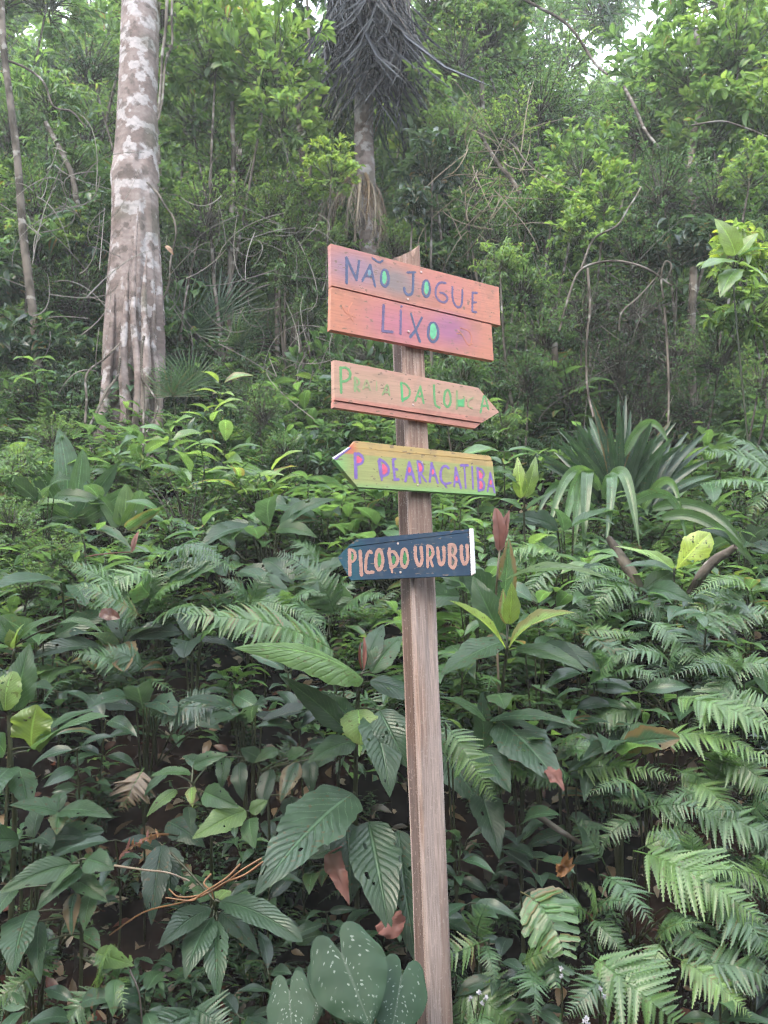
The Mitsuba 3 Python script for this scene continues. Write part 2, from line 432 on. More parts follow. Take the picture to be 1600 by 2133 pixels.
def frond(B, E, width, N, sag=0.12, n=22, tone=0.45, rnd=0, pinna=PINNA_FINE, start=0.12, sweep=0.45, droop=0.15, radius=0.0025, peak=0.28, tip=0.06):
    """A fern frond: rachis from B to E and pairs of toothed pinnae, width across the widest pair."""
    B, E = np.asarray(B, float), np.asarray(E, float)
    ch = E - B; L = np.linalg.norm(ch)
    Np = nrm(N - ch * (N @ ch) / L ** 2)
    m = 30
    r0 = np.random.default_rng(int(rnd) * 7 + n)
    sd0 = nrm(np.cross(ch, Np))
    sp = bezier(B, (B + E) / 2 + Np * 2 * sag * r0.uniform(0.7, 1.7) * L + sd0 * L * r0.normal(0, 0.09), E, m)
    mb = MB()
    mb.add(*tube(sp[::2], np.linspace(radius, radius * 0.3, len(sp[::2])), 4, min(tone, 0.5), rnd))
    n = int(n * 1.4)
    t = start + (1 - start) * ((np.arange(n) + 0.5) / n) ** 0.92
    x = t * (m - 1); i = np.minimum(x.astype(int), m - 2); fr = (x - i)[:, None]
    pos = sp[i] * (1 - fr) + sp[i + 1] * fr
    tan = nrm(sp[i + 1] - sp[i]); side = nrm(np.cross(tan, Np)); nor = np.cross(side, tan)
    k = (t - start) / (1 - start)
    ln = np.where(k < peak, 0.72 + 0.28 * k / peak, ((1 - k) / (1 - peak)) ** 0.85 * (1 - tip) + tip) * width / 2
    r = np.random.default_rng(int(rnd) + n)
    for sgn in (-1, 1):
        j = r.normal(0, 0.11, (n, 3)) - UP * 0.22 * r.random((n, 1)) ** 3
        X = side * sgn * math.cos(sweep) + tan * math.sin(sweep) + nor * (0.10 - droop) + j
        keep = r.random(n) > 0.05
        mb.add(*scatter(pinna, pos[keep], X[keep], (nor + r.normal(0, 0.12, (n, 3)))[keep], (ln * r.uniform(0.72, 1.1, n))[keep], code(tone), rnd + (np.arange(n) % 7)[keep], wide=1.0))
    return mb


CAM_UP = nrm([0, -0.75, 0.85])


# ------------------------------------------------------------------ ground
ZP = np.array([(-40, 0.0), (1.5, 0.02), (2.2, 0.06), (2.6, 0.20), (2.9, 0.42), (3.2, 0.84), (3.5, 1.18), (4, 1.62), (5, 2.25), (6.7, 3.25), (9, 5.0), (12, 7.2), (18, 12.4), (25, 18.5), (34, 23), (60, 26)])


def ground(x, y):
    x, y = np.asarray(x, float), np.asarray(y, float)
    z = np.interp(y, ZP[:, 0], ZP[:, 1])
    q = np.stack([x, y, np.zeros_like(x)], -1)
    amp = np.clip((y - 1.5) / 2, 0.05, 1)
    return z + amp * (0.5 * (meshkit.fbm(q * 0.45 + 31, 3) - 0.5) + 0.16 * (meshkit.fbm(q * 2.3 + 11, 3) - 0.5)) + np.clip((y - 8) / 10, 0, 1) * 2.2 * (meshkit.fbm(q * 0.13 + 77, 2) - 0.5)


def ground_hit(px, py, far=40.0):
    """Where the line of sight of a pixel meets the ground."""
    r = FW + RT * (px - 800) / F - UPV * (py - 1066.5) / F
    d = np.linspace(1.2, far, 1500)
    p = EYE + r[None] * (d / r[1])[:, None]
    under = np.nonzero(p[:, 2] < ground(p[:, 0], p[:, 1]))[0]
    return p[under[0]] if len(under) else None


gx = np.concatenate([np.linspace(-30, -8, 30), np.linspace(-7.6, 7.6, 110), np.linspace(8, 30, 30)])
gy = np.concatenate([np.linspace(-14, 1, 16), np.linspace(1.15, 9, 90), np.linspace(9.3, 44, 70)])
X, Y = np.meshgrid(gx, gy, indexing='ij')
V = np.stack([X, Y, ground(X, Y)], -1).reshape(-1, 3)
I, J = np.meshgrid(np.arange(len(gx) - 1), np.arange(len(gy) - 1), indexing='ij')
m = len(gy)
Q = np.stack([I * m + J, (I + 1) * m + J, (I + 1) * m + J + 1, I * m + J + 1], -1).reshape(-1, 4)
scene['hillside'] = mikit.ply((V, Q), 'soil', smooth=True)
tag('hillside', 'steep dark soil hillside under the rainforest plants', kind='structure')

# ------------------------------------------------------------------ the signpost
YAW = math.radians(28)
NF = np.array([math.sin(YAW), -math.cos(YAW), 0]); RF = np.array([math.cos(YAW), math.sin(YAW), 0])     # the post's front face: normal, rightwards
D0 = 2.45
sign = Thing('wooden_signpost', 'weathered wooden post carrying four hand-painted direction boards', 'signpost')
lo, hi = P(894, 2100, D0), P(838, 640, D0)                            # its nearest upright edge
axis = (hi - lo) / (hi[2] - lo[2])
S = 0.088


def post_at(z):
    return lo + axis * (z - lo[2])


zs = np.concatenate([[-0.4], np.arange(0.0, 2.87, 0.04)])
ring = []
c = 0.010
outline = [(0.0, c), (c * 0.6, 0.0), (S - 0.012, 0.0), (S, 0.012), (S, S - c), (S - c, S), (c, S), (0.0, S - c)]
ring = []
for k in range(len(outline)):                                         # points along each side, so that the faces can be uneven
    a, b = np.array(outline[k]), np.array(outline[(k + 1) % len(outline)])
    nn = 6 if np.linalg.norm(b - a) > 0.03 else 2
    ring += [a + (b - a) * u for u in np.arange(nn) / nn]
ring = np.array(ring)
per = np.concatenate([[0], np.cumsum(np.linalg.norm(np.diff(ring, axis=0), axis=1))])
vv, uu = [], []
for z in zs:
    o = post_at(z)
    w = 1.0 - 0.02 * math.sin(z * 3.1)
    for (a, b), s in zip(ring, per):
        q = o + RF * a * w - NF * b * w
        k = meshkit.fbm(np.array([[a * 60, b * 60, z * 2.2]]), 3)[0] - 0.5
        crack = math.exp(-((a - 0.052 - 0.006 * math.sin(z * 4)) / 0.0035) ** 2) * (b < 0.002) * (1 if z > 1.35 else 0.3)
        q = q + nrm(np.array([*(RF * (a - S / 2) - NF * (b - S / 2))])) * k * 0.007 + NF * -0.006 * crack
        vv.append(q); uu.append((s, z))
nr = len(ring)
i, j = np.meshgrid(np.arange(len(zs) - 1), np.arange(nr), indexing='ij')
q4 = np.stack([i * nr + j, i * nr + (j + 1) % nr, (i + 1) * nr + (j + 1) % nr, (i + 1) * nr + j], -1).reshape(-1, 4)
vv = np.array(vv); topc = vv[-nr:].mean(0)
for k in range(nr):                                                   # the split, slanting top
    a, b = ring[k]
    vv[-nr + k] += axis * (0.055 * (a / S) + 0.03 * (meshkit.noise(np.array([[a * 90, b * 90, 0.5]]))[0] - 0.3) - 0.035 * (abs(a - 0.052) < 0.008))
tri = np.vstack([q4[:, [0, 1, 2]], q4[:, [0, 2, 3]], [[len(vv) - nr + k, len(vv) - nr + (k + 1) % nr, len(vv)] for k in range(nr)]])
mb = MB().add(np.vstack([vv, [vv[-nr:].mean(0)]]), tri, np.vstack([uu, [(0.04, 2.7)]]))
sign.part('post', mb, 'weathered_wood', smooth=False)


class Board:
    """A board nailed to the post: the plane of its painted face, and what is on it."""
    def __init__(self, name, yaw, off, mid, paint, label, tilt=0.0):
        self.n = np.array([math.sin(yaw), -math.cos(yaw), 0]); self.r = np.array([math.cos(yaw), math.sin(yaw), 0])
        base = post_at(P(mid[0], mid[1], D0)[2])
        self.o = base + self.n * off
        r = FW + RT * (mid[0] - 800) / F - UPV * (mid[1] - 1066.5) / F
        self.c = EYE + r * (((self.o - EYE) @ self.n) / (r @ self.n))
        self.name, self.paint = name, paint
        self.key = numbered(f'{sign.key}__{name}')
        tag(self.key, label)

    def at(self, px, py):
        r = FW + RT * (px - 800) / F - UPV * (py - 1066.5) / F
        p = EYE + r * (((self.o - EYE) @ self.n) / (r @ self.n)) - self.c
        return np.array([p @ self.r, p[2]])

    def lift(self, xy, z):
        xy = np.asarray(xy, float)
        return self.c + xy[:, :1] * self.r + xy[:, 1:2] * UP + np.asarray(z, float).reshape(-1, 1) * self.n

    def solid(self, key, poly, z0, z1, bsdf=None, uvx=None, bevel=0.0):
        """A polygon of the face's plane, from z0 behind (negative) to z1 in front of it."""
        mb = MB()
        for g in getattr(poly, 'geoms', [poly]):
            if g.is_empty or g.area < 1e-7:
                continue
            m = trimesh.creation.extrude_polygon(g, z1 - z0, engine='earcut')
            v = np.array(m.vertices)
            flat = v[m.faces.reshape(-1)]                             # split, so that the faces stay flat
            if bevel:
                front = flat[:, 2] > (z1 - z0) / 2
                cen = np.array(g.centroid.coords[0])
                inner = flat[:, :2] + (cen - flat[:, :2]) / (np.linalg.norm(cen - flat[:, :2], axis=1, keepdims=True) + 1e-9) * bevel
                flat[front, :2] = inner[front]
            uv = flat[:, :2] if uvx is None else np.full((len(flat), 2), (uvx, 0.5))
            mb.add(self.lift(flat[:, :2], flat[:, 2] + z0), np.arange(len(flat)).reshape(-1, 3), uv)
        return put(key, mb, bsdf or self.paint, smooth=False)

    def poly(self, pts):
        return Polygon([self.at(*p) for p in pts])

    def nail(self, px, py, r=0.0042):
        x, y = self.at(px, py)
        key = numbered(f'{self.key}__nail')
        m = trimesh.creation.icosphere(subdivisions=2, radius=r)
        v = np.array(m.vertices) * [1, 1, 0.45]
        scene[key] = mikit.ply((self.lift(v[:, :2] + [x, y], v[:, 2] + 0.001), m.faces), 'nail_metal', smooth=True)

    def letters(self, name, strokes, z=0.0):
        """strokes: (paint, crop origin, crop scale, width in crop pixels, points); a ring or blob: points = (cx, cy, rx, ry)."""
        r = np.random.default_rng(5)
        by = {}
        for paint, (ox, oy), sc, w, pts, what in strokes:
            if what == 'line':
                q = np.array([self.at(ox + x / sc, oy + y / sc) for x, y in pts])
                wm = w / sc * 2.45 / F
                if len(q) > 2:
                    q = spline(q, 5 * len(q))[:, :2] if q.shape[1] == 2 else q
                g = unary_union([LineString([q[i], q[i + 1]]).buffer(wm / 2 * (0.9 + 0.25 * r.random()), quad_segs=4) for i in range(len(q) - 1)])
            elif what == 'ring':
                cx, cy, rx, ry = pts
                a = np.linspace(0, 2 * np.pi, 28)
                q = np.array([self.at(ox + (cx + rx * math.cos(u) * (1 + 0.06 * math.sin(3 * u))) / sc, oy + (cy + ry * math.sin(u)) / sc) for u in a])
                wm = w / sc * 2.45 / F
                g = unary_union([LineString([q[i], q[i + 1]]).buffer(wm / 2 * (0.9 + 0.25 * r.random()), quad_segs=4) for i in range(len(q) - 1)])
            elif what == 'blob':
                cx, cy, rx, ry = pts
                g = Polygon([self.at(ox + (cx + rx * math.cos(u) * (1 + 0.08 * math.sin(3 * u + 1))) / sc, oy + (cy + ry * math.sin(u)) / sc) for u in np.linspace(0, 2 * np.pi, 24)[:-1]])
            else:
                g = Polygon([self.at(ox + x / sc, oy + y / sc) for x, y in pts]).buffer(0.0008)
            by.setdefault(paint, []).append(g)
        mb = MB()
        for n, (paint, gs) in enumerate(sorted(by.items())):
            u = unary_union(gs).simplify(0.0003)
            for g in getattr(u, 'geoms', [u]):
                m = trimesh.creation.extrude_polygon(g, 0.0007 + 0.0001 * n, engine='earcut')
                v = np.array(m.vertices)[np.array(m.faces).reshape(-1)]
                mb.add(self.lift(v[:, :2], v[:, 2] + z + 0.0002), np.arange(len(v)).reshape(-1, 3), np.full((len(v), 2), (paint, 0.5)))
        put(f'{self.key}__{name}', mb, 'letter_paint', smooth=False)


TH = 0.022
A_, B_, C_, D_, E_, F_, G_, H_ = ((660, 490), 7.273), ((840, 520), 7.273), ((680, 740), 8.421), ((850, 760), 8.0), ((680, 910), 8.421), ((850, 930), 8.205), ((695, 1090), 10.323), ((840, 1090), 10.0)


def ln(paint, crop, w, *pts):
    return (paint, crop[0], crop[1], w, pts, 'line')


def rg(paint, crop, w, *pts):
    return (paint, crop[0], crop[1], w, pts, 'ring')


def bl(paint, crop, *pts):
    return (paint, crop[0], crop[1], 0, pts, 'blob')


def fl(paint, crop, *pts):
    return (paint, crop[0], crop[1], 0, pts, 'fill')


# NAO JOGUE LIXO
b = Board('notice_board', YAW, TH, (864, 630), 'notice_paint', 'salmon red two-plank notice board at the top of the post')
b.solid(f'{b.key}__plank', b.poly([(688.3, 507), (1039.8, 598), (1043, 678), (690, 594.5)]), -TH, 0.0, bevel=0.0012)
b.solid(numbered(f'{b.key}__plank') + '_001', b.poly([(690, 596.5), (1025, 676.0), (1029.5, 751), (688, 686)]), -TH, -0.0015, bevel=0.0012)
S1 = [ln(SLATE, A_, 40, (450, 340), (450, 720)), ln(SLATE, A_, 40, (450, 350), (600, 670)), ln(SLATE, A_, 36, (600, 680), (640, 390)),
      ln(SLATE, A_, 38, (690, 690), (810, 450)), ln(SLATE, A_, 42, (810, 450), (880, 770)), ln(SLATE, A_, 26, (750, 625), (850, 625)), bl(ICE, A_, 795, 570, 26, 45),
      ln(SLATE, A_, 30, (840, 345), (880, 372), (920, 402), (960, 410), (1000, 380)), rg(SLATE, A_, 42, 1030, 650, 56, 125), bl(MINT, A_, 1020, 640, 34, 100),
      ln(SLATE, A_, 36, (1370, 565), (1490, 560)), ln(SLATE, A_, 40, (1460, 570), (1455, 800), (1430, 890), (1370, 900), (1330, 850), (1325, 800)),
      rg(SLATE, B_, 40, 347, 590, 55, 122), bl(MINT, B_, 350, 580, 34, 98),
      ln(VIOLET_SLATE, B_, 34, (640, 505), (560, 500), (500, 570), (490, 680), (530, 760), (620, 800), (670, 740), (620, 670), (560, 650)),
      ln(VIOLET_SLATE, B_, 34, (745, 570), (745, 720), (780, 830), (840, 875), (885, 820), (895, 610)),
      ln(VIOLET_SLATE, B_, 36, (1050, 650), (1045, 935)), ln(VIOLET_SLATE, B_, 34, (1050, 652), (1115, 655)), ln(VIOLET_SLATE, B_, 30, (1050, 800), (1105, 800)), ln(VIOLET_SLATE, B_, 32, (1045, 938), (1105, 948))]
b.letters('lettering', S1)
S1b = [ln(VIOLET_SLATE, A_, 40, (1015, 1060), (1000, 1440)), ln(VIOLET_SLATE, A_, 40, (1000, 1450), (1145, 1462)), ln(VIOLET_SLATE, A_, 36, (1275, 1140), (1270, 1490)), bl(VIOLET_SLATE, A_, 1283, 1075, 18, 20),
       ln(SLATE, B_, 34, (120, 970), (190, 1210)), ln(SLATE, B_, 46, (190, 1210), (255, 1390)), ln(SLATE, B_, 36, (285, 1030), (190, 1220)), ln(SLATE, B_, 46, (190, 1220), (110, 1320)),
       rg(SLATE, B_, 42, 455, 1250, 76, 145), bl(MINT, B_, 455, 1235, 52, 122),
       ln(SALMON, A_, 14, (380, 1050), (450, 1170), (590, 1240)), ln(SALMON, A_, 14, (540, 1010), (480, 1150), (550, 1290)), ln(SALMON, A_, 12, (430, 1280), (500, 1240), (560, 1180)),
       ln(SALMON, B_, 14, (830, 1215), (900, 1290), (980, 1430), (1060, 1420)), ln(SALMON, B_, 14, (870, 1180), (990, 1230), (1040, 1330), (1010, 1480)), ln(SALMON, B_, 12, (810, 1265), (870, 1270))]
b.letters('lettering_001', S1b, z=-0.0015)
b.nail(849.4, 623.4); b.nail(851.1, 690.7); b.nail(877.1, 567)
# PRAIA DA LONGA
b = Board('beach_arrow_board', YAW, TH, (866, 820), 'beach_paint', 'faded salmon board with a right-pointing tip and green words')
b.solid(f'{b.key}__plank', b.poly([(695.4, 749), (997, 807.7), (1040.5, 858.6), (1005, 880.5), (696.5, 833)]), -TH, 0.0, bevel=0.0012)
b.solid(f'{b.key}__lower_lip', b.poly([(695.4, 834.5), (1003, 882.0), (992, 891.7), (695.4, 847.6)]), -TH, -0.004, bevel=0.001)
b.letters('lettering', [
    ln(LEAFGREEN, C_, 44, (248, 215), (258, 650)), ln(LEAFGREEN, C_, 42, (245, 220), (350, 222), (415, 300), (400, 400), (330, 455), (255, 460)),
    ln(FADED, C_, 40, (500, 390), (500, 625)), ln(FADED, C_, 36, (500, 390), (560, 430), (570, 500), (510, 540), (580, 630)), ln(FAINT, C_, 30, (640, 595), (705, 440), (765, 610)), ln(FAINT, C_, 26, (670, 560), (745, 560)),
    ln(FAINT, C_, 22, (880, 460), (880, 620)), ln(FADED, C_, 28, (985, 690), (1065, 520), (1105, 700)), ln(FADED, C_, 24, (1010, 650), (1090, 650)),
    ln(GRASS, C_, 46, (1310, 490), (1335, 800)), ln(LEAFGREEN, C_, 36, (1310, 480), (1400, 520), (1460, 620), (1440, 730), (1340, 790)), ln(GRASS, C_, 44, (1330, 780), (1420, 745)),
    ln(LEAFGREEN, D_, 40, (120, 600), (205, 360)), ln(LEAFGREEN, D_, 40, (205, 360), (258, 635)), ln(LEAFGREEN, D_, 36, (155, 525), (240, 525)), bl(LEAFGREEN, D_, 200, 410, 22, 40),
    ln(LEAFGREEN, D_, 40, (430, 340), (440, 560), (460, 670), (530, 715)), rg(LEAFGREEN, D_, 42, 655, 560, 55, 140),
    ln(FADED, D_, 34, (812, 440), (812, 730)), fl(GRASS, D_, (825, 585), (935, 575), (922, 695), (830, 690)), ln(FADED, D_, 30, (935, 540), (930, 690)),
    ln(FAINT, D_, 30, (1080, 550), (1010, 590), (1000, 680), (1070, 725)), ln(LEAFGREEN, D_, 38, (1208, 790), (1270, 520), (1340, 740)), ln(LEAFGREEN, D_, 36, (1222, 685), (1330, 680))])
b.nail(860.5, 843.5, 0.0036)
# P DE ARACATIBA
b = Board('araca_arrow_board', math.radians(26), TH, (870, 985), 'lime_paint', 'lime green board with a left-pointing tip and purple words')
b.solid(f'{b.key}__plank', b.poly([(695.4, 956.5), (729.5, 932), (1027, 960.5), (1034, 1032.6), (744, 1014.5)]), -TH, 0.0, bevel=0.0014)
b.solid(f'{b.key}__upper_lip', b.poly([(729.5, 930.5), (741, 917), (1021, 948.4), (1026, 952), (1027, 958.5)]), -TH, -0.006, bevel=0.001)
W = [ln(PURPLE, E_, 58, (507, 300), (517, 710)), ln(PURPLE, E_, 46, (505, 300), (580, 302), (638, 380), (612, 460), (515, 492)), fl(ROSE, E_, (530, 342), (570, 345), (625, 395), (600, 445), (532, 462)),
     ln(PURPLE, E_, 60, (925, 425), (965, 690)), ln(PURPLE, E_, 44, (930, 390), (1040, 465), (1090, 560), (1070, 650), (970, 700)), ln(PURPLE, E_, 38, (965, 690), (972, 755)), fl(ROSE, E_, (978, 478), (1010, 480), (1066, 545), (1062, 615), (1010, 660), (985, 650)),
     ln(PURPLE, E_, 44, (1175, 395), (1170, 470), (1200, 745)), ln(PURPLE, E_, 34, (1170, 395), (1212, 388)), ln(PURPLE, E_, 44, (1180, 570), (1238, 572)), ln(PURPLE, E_, 52, (1195, 750), (1262, 745)), bl(DULL, E_, 1312, 682, 10, 10),
     ln(PURPLE, E_, 46, (1385, 775), (1452, 450)), ln(PURPLE, E_, 52, (1452, 450), (1550, 785)), ln(PURPLE, E_, 52, (1412, 655), (1520, 655)), bl(ROSE, E_, 1455, 580, 28, 52),
     ln(PURPLE, F_, 44, (165, 255), (205, 615)), ln(PURPLE, F_, 36, (165, 250), (228, 280), (256, 370), (235, 440), (190, 460)), ln(PURPLE, F_, 30, (215, 460), (308, 600)), fl(ROSE, F_, (175, 285), (205, 290), (242, 355), (232, 420), (192, 432)),
     ln(PURPLE, F_, 44, (370, 600), (402, 285)), ln(PURPLE, F_, 44, (402, 285), (508, 622)), ln(PURPLE, F_, 36, (380, 495), (462, 495)), bl(ROSE, F_, 423, 435, 22, 44),
     ln(PURPLE, F_, 44, (690, 370), (640, 330), (580, 370), (555, 470), (570, 580), (630, 640), (728, 620)), ln(PURPLE, F_, 30, (620, 650), (660, 702)),
     ln(PURPLE, F_, 38, (790, 680), (812, 365)), ln(PURPLE, F_, 42, (812, 365), (905, 708)), ln(PURPLE, F_, 30, (800, 600), (872, 606)), bl(ROSE, F_, 827, 548, 22, 40),
     ln(PURPLE, F_, 50, (905, 322), (1020, 322)), ln(PURPLE, F_, 32, (962, 340), (985, 712)), ln(PURPLE, F_, 34, (1095, 345), (1110, 720)), bl(DULL, F_, 1090, 290, 14, 12),
     ln(PURPLE, F_, 50, (1190, 370), (1210, 745)), ln(PURPLE, F_, 38, (1180, 372), (1265, 400), (1297, 490), (1240, 560)), ln(PURPLE, F_, 40, (1240, 560), (1300, 630), (1285, 725), (1205, 760)),
     fl(ROSE, F_, (1208, 425), (1240, 440), (1272, 485), (1262, 540), (1215, 545)), fl(ROSE, F_, (1220, 595), (1250, 600), (1275, 655), (1262, 715), (1222, 725)),
     ln(PURPLE, F_, 36, (1360, 768), (1405, 445)), ln(PURPLE, F_, 38, (1405, 445), (1478, 785)), ln(PURPLE, F_, 34, (1375, 675), (1462, 682)), bl(ROSE, F_, 1410, 615, 20, 42),
     fl(BONE, E_, (98, 372), (385, 180), (402, 186), (128, 382)), fl(PURPLE, E_, (135, 388), (410, 190), (425, 196), (165, 398))]
b.letters('lettering', W)
b.nail(879, 963, 0.0032); b.nail(870, 1010.5, 0.003)
# PICO DO URUBU
b = Board('peak_arrow_board', math.radians(-14), TH + 0.004, (858, 1160), 'navy_paint', 'dark navy board with a left-pointing tip and pink words')
b.solid(f'{b.key}__plank', b.poly([(703, 1161), (720.5, 1141), (976.5, 1109), (980.5, 1198.5), (729.5, 1209)]), -TH, 0.0, bevel=0.0014)
b.solid(f'{b.key}__upper_lip', b.poly([(722, 1139), (741.4, 1122.5), (977, 1101.5), (976.6, 1107.6)]), -TH, -0.005, bevel=0.001)
b.solid(f'{b.key}__end_edge', b.poly([(977.2, 1101), (985, 1100), (989.5, 1193), (981.2, 1198.3)]), -TH, -0.001, bsdf='letter_paint', uvx=BONE)
b.letters('lettering', [
    ln(BLUSH, G_, 74, (345, 575), (350, 1105)), ln(BLUSH, G_, 64, (350, 572), (430, 595), (470, 700), (440, 790), (370, 830)), bl(BOTTLE, G_, 405, 725, 26, 75),
    ln(BLUSH, G_, 72, (572, 605), (602, 1105)), ln(BLUSH, G_, 66, (815, 635), (770, 605), (715, 700), (692, 880), (705, 1045), (850, 1050)),
    rg(BLUSH, G_, 72, 980, 785, 72, 218), bl(BOTTLE, G_, 985, 785, 42, 150), ln(BLUSH, G_, 60, (1205, 545), (1180, 640)), ln(BLUSH, G_, 72, (1190, 640), (1240, 960)), ln(BLUSH, G_, 50, (1245, 960), (1262, 1050)),
    ln(BLUSH, G_, 66, (1180, 640), (1300, 615), (1380, 760), (1340, 890), (1250, 950)), bl(BOTTLE, G_, 1292, 785, 40, 90), rg(BLUSH, G_, 66, 1525, 750, 70, 196), bl(BOTTLE, G_, 1535, 750, 42, 130),
    ln(BLUSH, H_, 68, (250, 505), (260, 720), (330, 880), (392, 760), (372, 505)), ln(BLUSH, H_, 66, (505, 475), (510, 905)), ln(BLUSH, H_, 62, (505, 470), (590, 500), (622, 620), (580, 715), (520, 735)), ln(BLUSH, H_, 56, (560, 740), (615, 890)), bl(BOTTLE, H_, 562, 620, 18, 52),
    ln(BLUSH, H_, 68, (718, 515), (740, 740), (790, 865), (852, 755), (845, 505)), ln(BLUSH, H_, 68, (965, 450), (972, 850)), ln(BLUSH, H_, 64, (965, 442), (1060, 462), (1092, 580), (1030, 665)), ln(BLUSH, H_, 64, (1030, 665), (1102, 770), (1050, 925), (975, 880)),
    bl(DULL, H_, 1032, 590, 20, 62), bl(DULL, H_, 1036, 810, 18, 60), ln(BLUSH, H_, 68, (1215, 480), (1220, 720), (1280, 850), (1342, 740), (1330, 465))])
b.nail(829.2, 1132.6, 0.0036); b.nail(834.5, 1192.5, 0.0036)

# ------------------------------------------------------------------ trees
def trunk_mesh(pts, radii, sides, flute=0.0, seed=0, dense=0.05, uv=None):
    p = np.asarray(pts, float)
    n = max(4, int(np.linalg.norm(np.diff(p, axis=0), axis=1).sum() / dense))
    sp = spline(p, n)
    r = np.interp(np.linspace(0, 1, n), np.linspace(0, 1, len(radii)), radii)
    v, f, t = tube(sp, r, sides, GREYBARK, seed)
    if flute:
        c = np.repeat(sp, sides, 0); d = v - c
        ang = np.tile(np.arange(sides) * 2 * np.pi / sides, n); h = np.repeat(np.arange(n) * dense, sides)
        q = np.stack([np.cos(ang) * 1.6, np.sin(ang) * 1.6, h * 0.55 + seed], -1)
        k = meshkit.fbm(q * 1.7, 4) - 0.5
        v = c + d * (1 + flute * k)[:, None]
    return v, f, t


tree = Thing('forest_tree', 'thick pale mottled trunk with roots and vines clinging to it, tallest trunk on the slope', 'tree')
TD = 6.7
edges = [(-420, 270, 352), (-200, 262, 345), (0, 253, 334), (100, 250, 331), (200, 246, 330), (300, 239, 330), (370, 232, 330), (430, 233, 331), (500, 231, 335), (600, 223, 340), (700, 215, 345), (780, 211, 345), (850, 208, 338), (905, 206, 336), (960, 204, 336), (1010, 202, 338)]
rows = np.array(edges, float)[::-1]
yy = np.linspace(1010, -420, 170)
L_, R_ = np.interp(yy, rows[::-1, 0], rows[::-1, 1]), np.interp(yy, rows[::-1, 0], rows[::-1, 2])
NS = 64
ang = np.arange(NS) * 2 * np.pi / NS
vv = []
for k, (y, a, b) in enumerate(zip(yy, L_, R_)):
    pa, pb = P(a, y, TD), P(b, y, TD)
    cen, rad = (pa + pb) / 2, np.linalg.norm(pb - pa) / 2
    z = cen[2]
    q = np.stack([np.cos(ang) * 1.3, np.sin(ang) * 1.3, np.full(NS, z * 0.6)], -1)
    g = meshkit.fbm(q * 2.2 + 5, 4) - 0.5
    fine = meshkit.fbm(q * [7, 7, 3] + 15, 3) - 0.5
    low = np.clip((y - 250) / 450, 0, 1)
    # clinging roots: long upright ridges facing the viewer (angle -90 degrees is towards the camera)
    ridge = 0
    for a0, wd, am, ph in ((-1.15, 0.10, 0.15, 0.3), (-0.75, 0.09, 0.13, 1.7), (-0.30, 0.12, 0.12, 2.9), (-1.62, 0.07, 0.09, 4.0), (-2.1, 0.08, 0.06, 5.1)):
        cc = a0 + 0.16 * math.sin(z * 1.3 + ph) + 0.06 * math.sin(z * 4.1 + ph * 2)
        dd = (ang - cc + np.pi) % (2 * np.pi) - np.pi
        ridge = ridge + am * np.exp(-(dd / wd) ** 2)
    groove = 0
    for a0, wd, am, ph in ((-1.0, 0.06, 0.13, 0.9), (-0.5, 0.06, 0.12, 2.2), (-1.45, 0.05, 0.08, 3.4)):
        cc = a0 + 0.12 * math.sin(z * 1.1 + ph) + 0.04 * math.sin(z * 5 + ph)
        dd = (ang - cc + np.pi) % (2 * np.pi) - np.pi
        groove = groove + am * np.exp(-(dd / wd) ** 2)
    # a knot hole where a limb broke off
    hole = 0.22 * np.exp(-((y - 350) / 14) ** 2) * np.exp(-(((ang + 1.05 + np.pi) % (2 * np.pi) - np.pi) / 0.13) ** 2)
    r = rad * (0.95 + 0.10 * g + 0.05 * fine + low * (ridge - groove) - hole + 0.05 * np.exp(-((y - 372) / 18) ** 2))
    flare = 1 + 0.10 * np.clip((y - 850) / 160, 0, 1) * (0.5 + 0.5 * np.cos(ang * 5))
    vv.append(cen + np.stack([np.cos(ang) * r * flare, np.sin(ang) * r * flare, np.zeros(NS)], -1))
i, j = np.meshgrid(np.arange(len(yy) - 1), np.arange(NS), indexing='ij')
q4 = np.stack([i * NS + j, i * NS + (j + 1) % NS, (i + 1) * NS + (j + 1) % NS, (i + 1) * NS + j], -1).reshape(-1, 4)
mb = MB().add(np.vstack(vv), np.vstack([q4[:, [0, 1, 2]], q4[:, [0, 2, 3]]]), np.full((len(yy) * NS, 2), (0.75, GREYBARK + 0.5)))
tree.part('trunk', mb, 'pale_bark')
for pts, r0, r1 in (([(232, 700, 6.42), (222, 800, 6.40), (213, 890, 6.36), (190, 960, 6.2)], 0.045, 0.07), ([(262, 640, 6.36), (256, 760, 6.33), (262, 870, 6.30), (250, 950, 6.2)], 0.040, 0.06),
                    ([(300, 620, 6.37), (306, 760, 6.33), (298, 880, 6.30), (310, 960, 6.2)], 0.036, 0.055), ([(282, 520, 6.38), (278, 650, 6.35), (288, 800, 6.32), (276, 960, 6.2)], 0.024, 0.042),
                    ([(318, 700, 6.45), (330, 820, 6.42), (326, 950, 6.3)], 0.03, 0.055)):
    v, f, t = trunk_mesh([P(pts[0][0] + 6, pts[0][1] - 90, pts[0][2] + 0.04)] + [P(*q) for q in pts], [0.004, r0 * 0.7, r0, (r0 + r1) / 2, r1], 9, 0.9, int(r0 * 1000), 0.05)
    tree.part('root', MB().add(v, f, t), 'pale_bark')

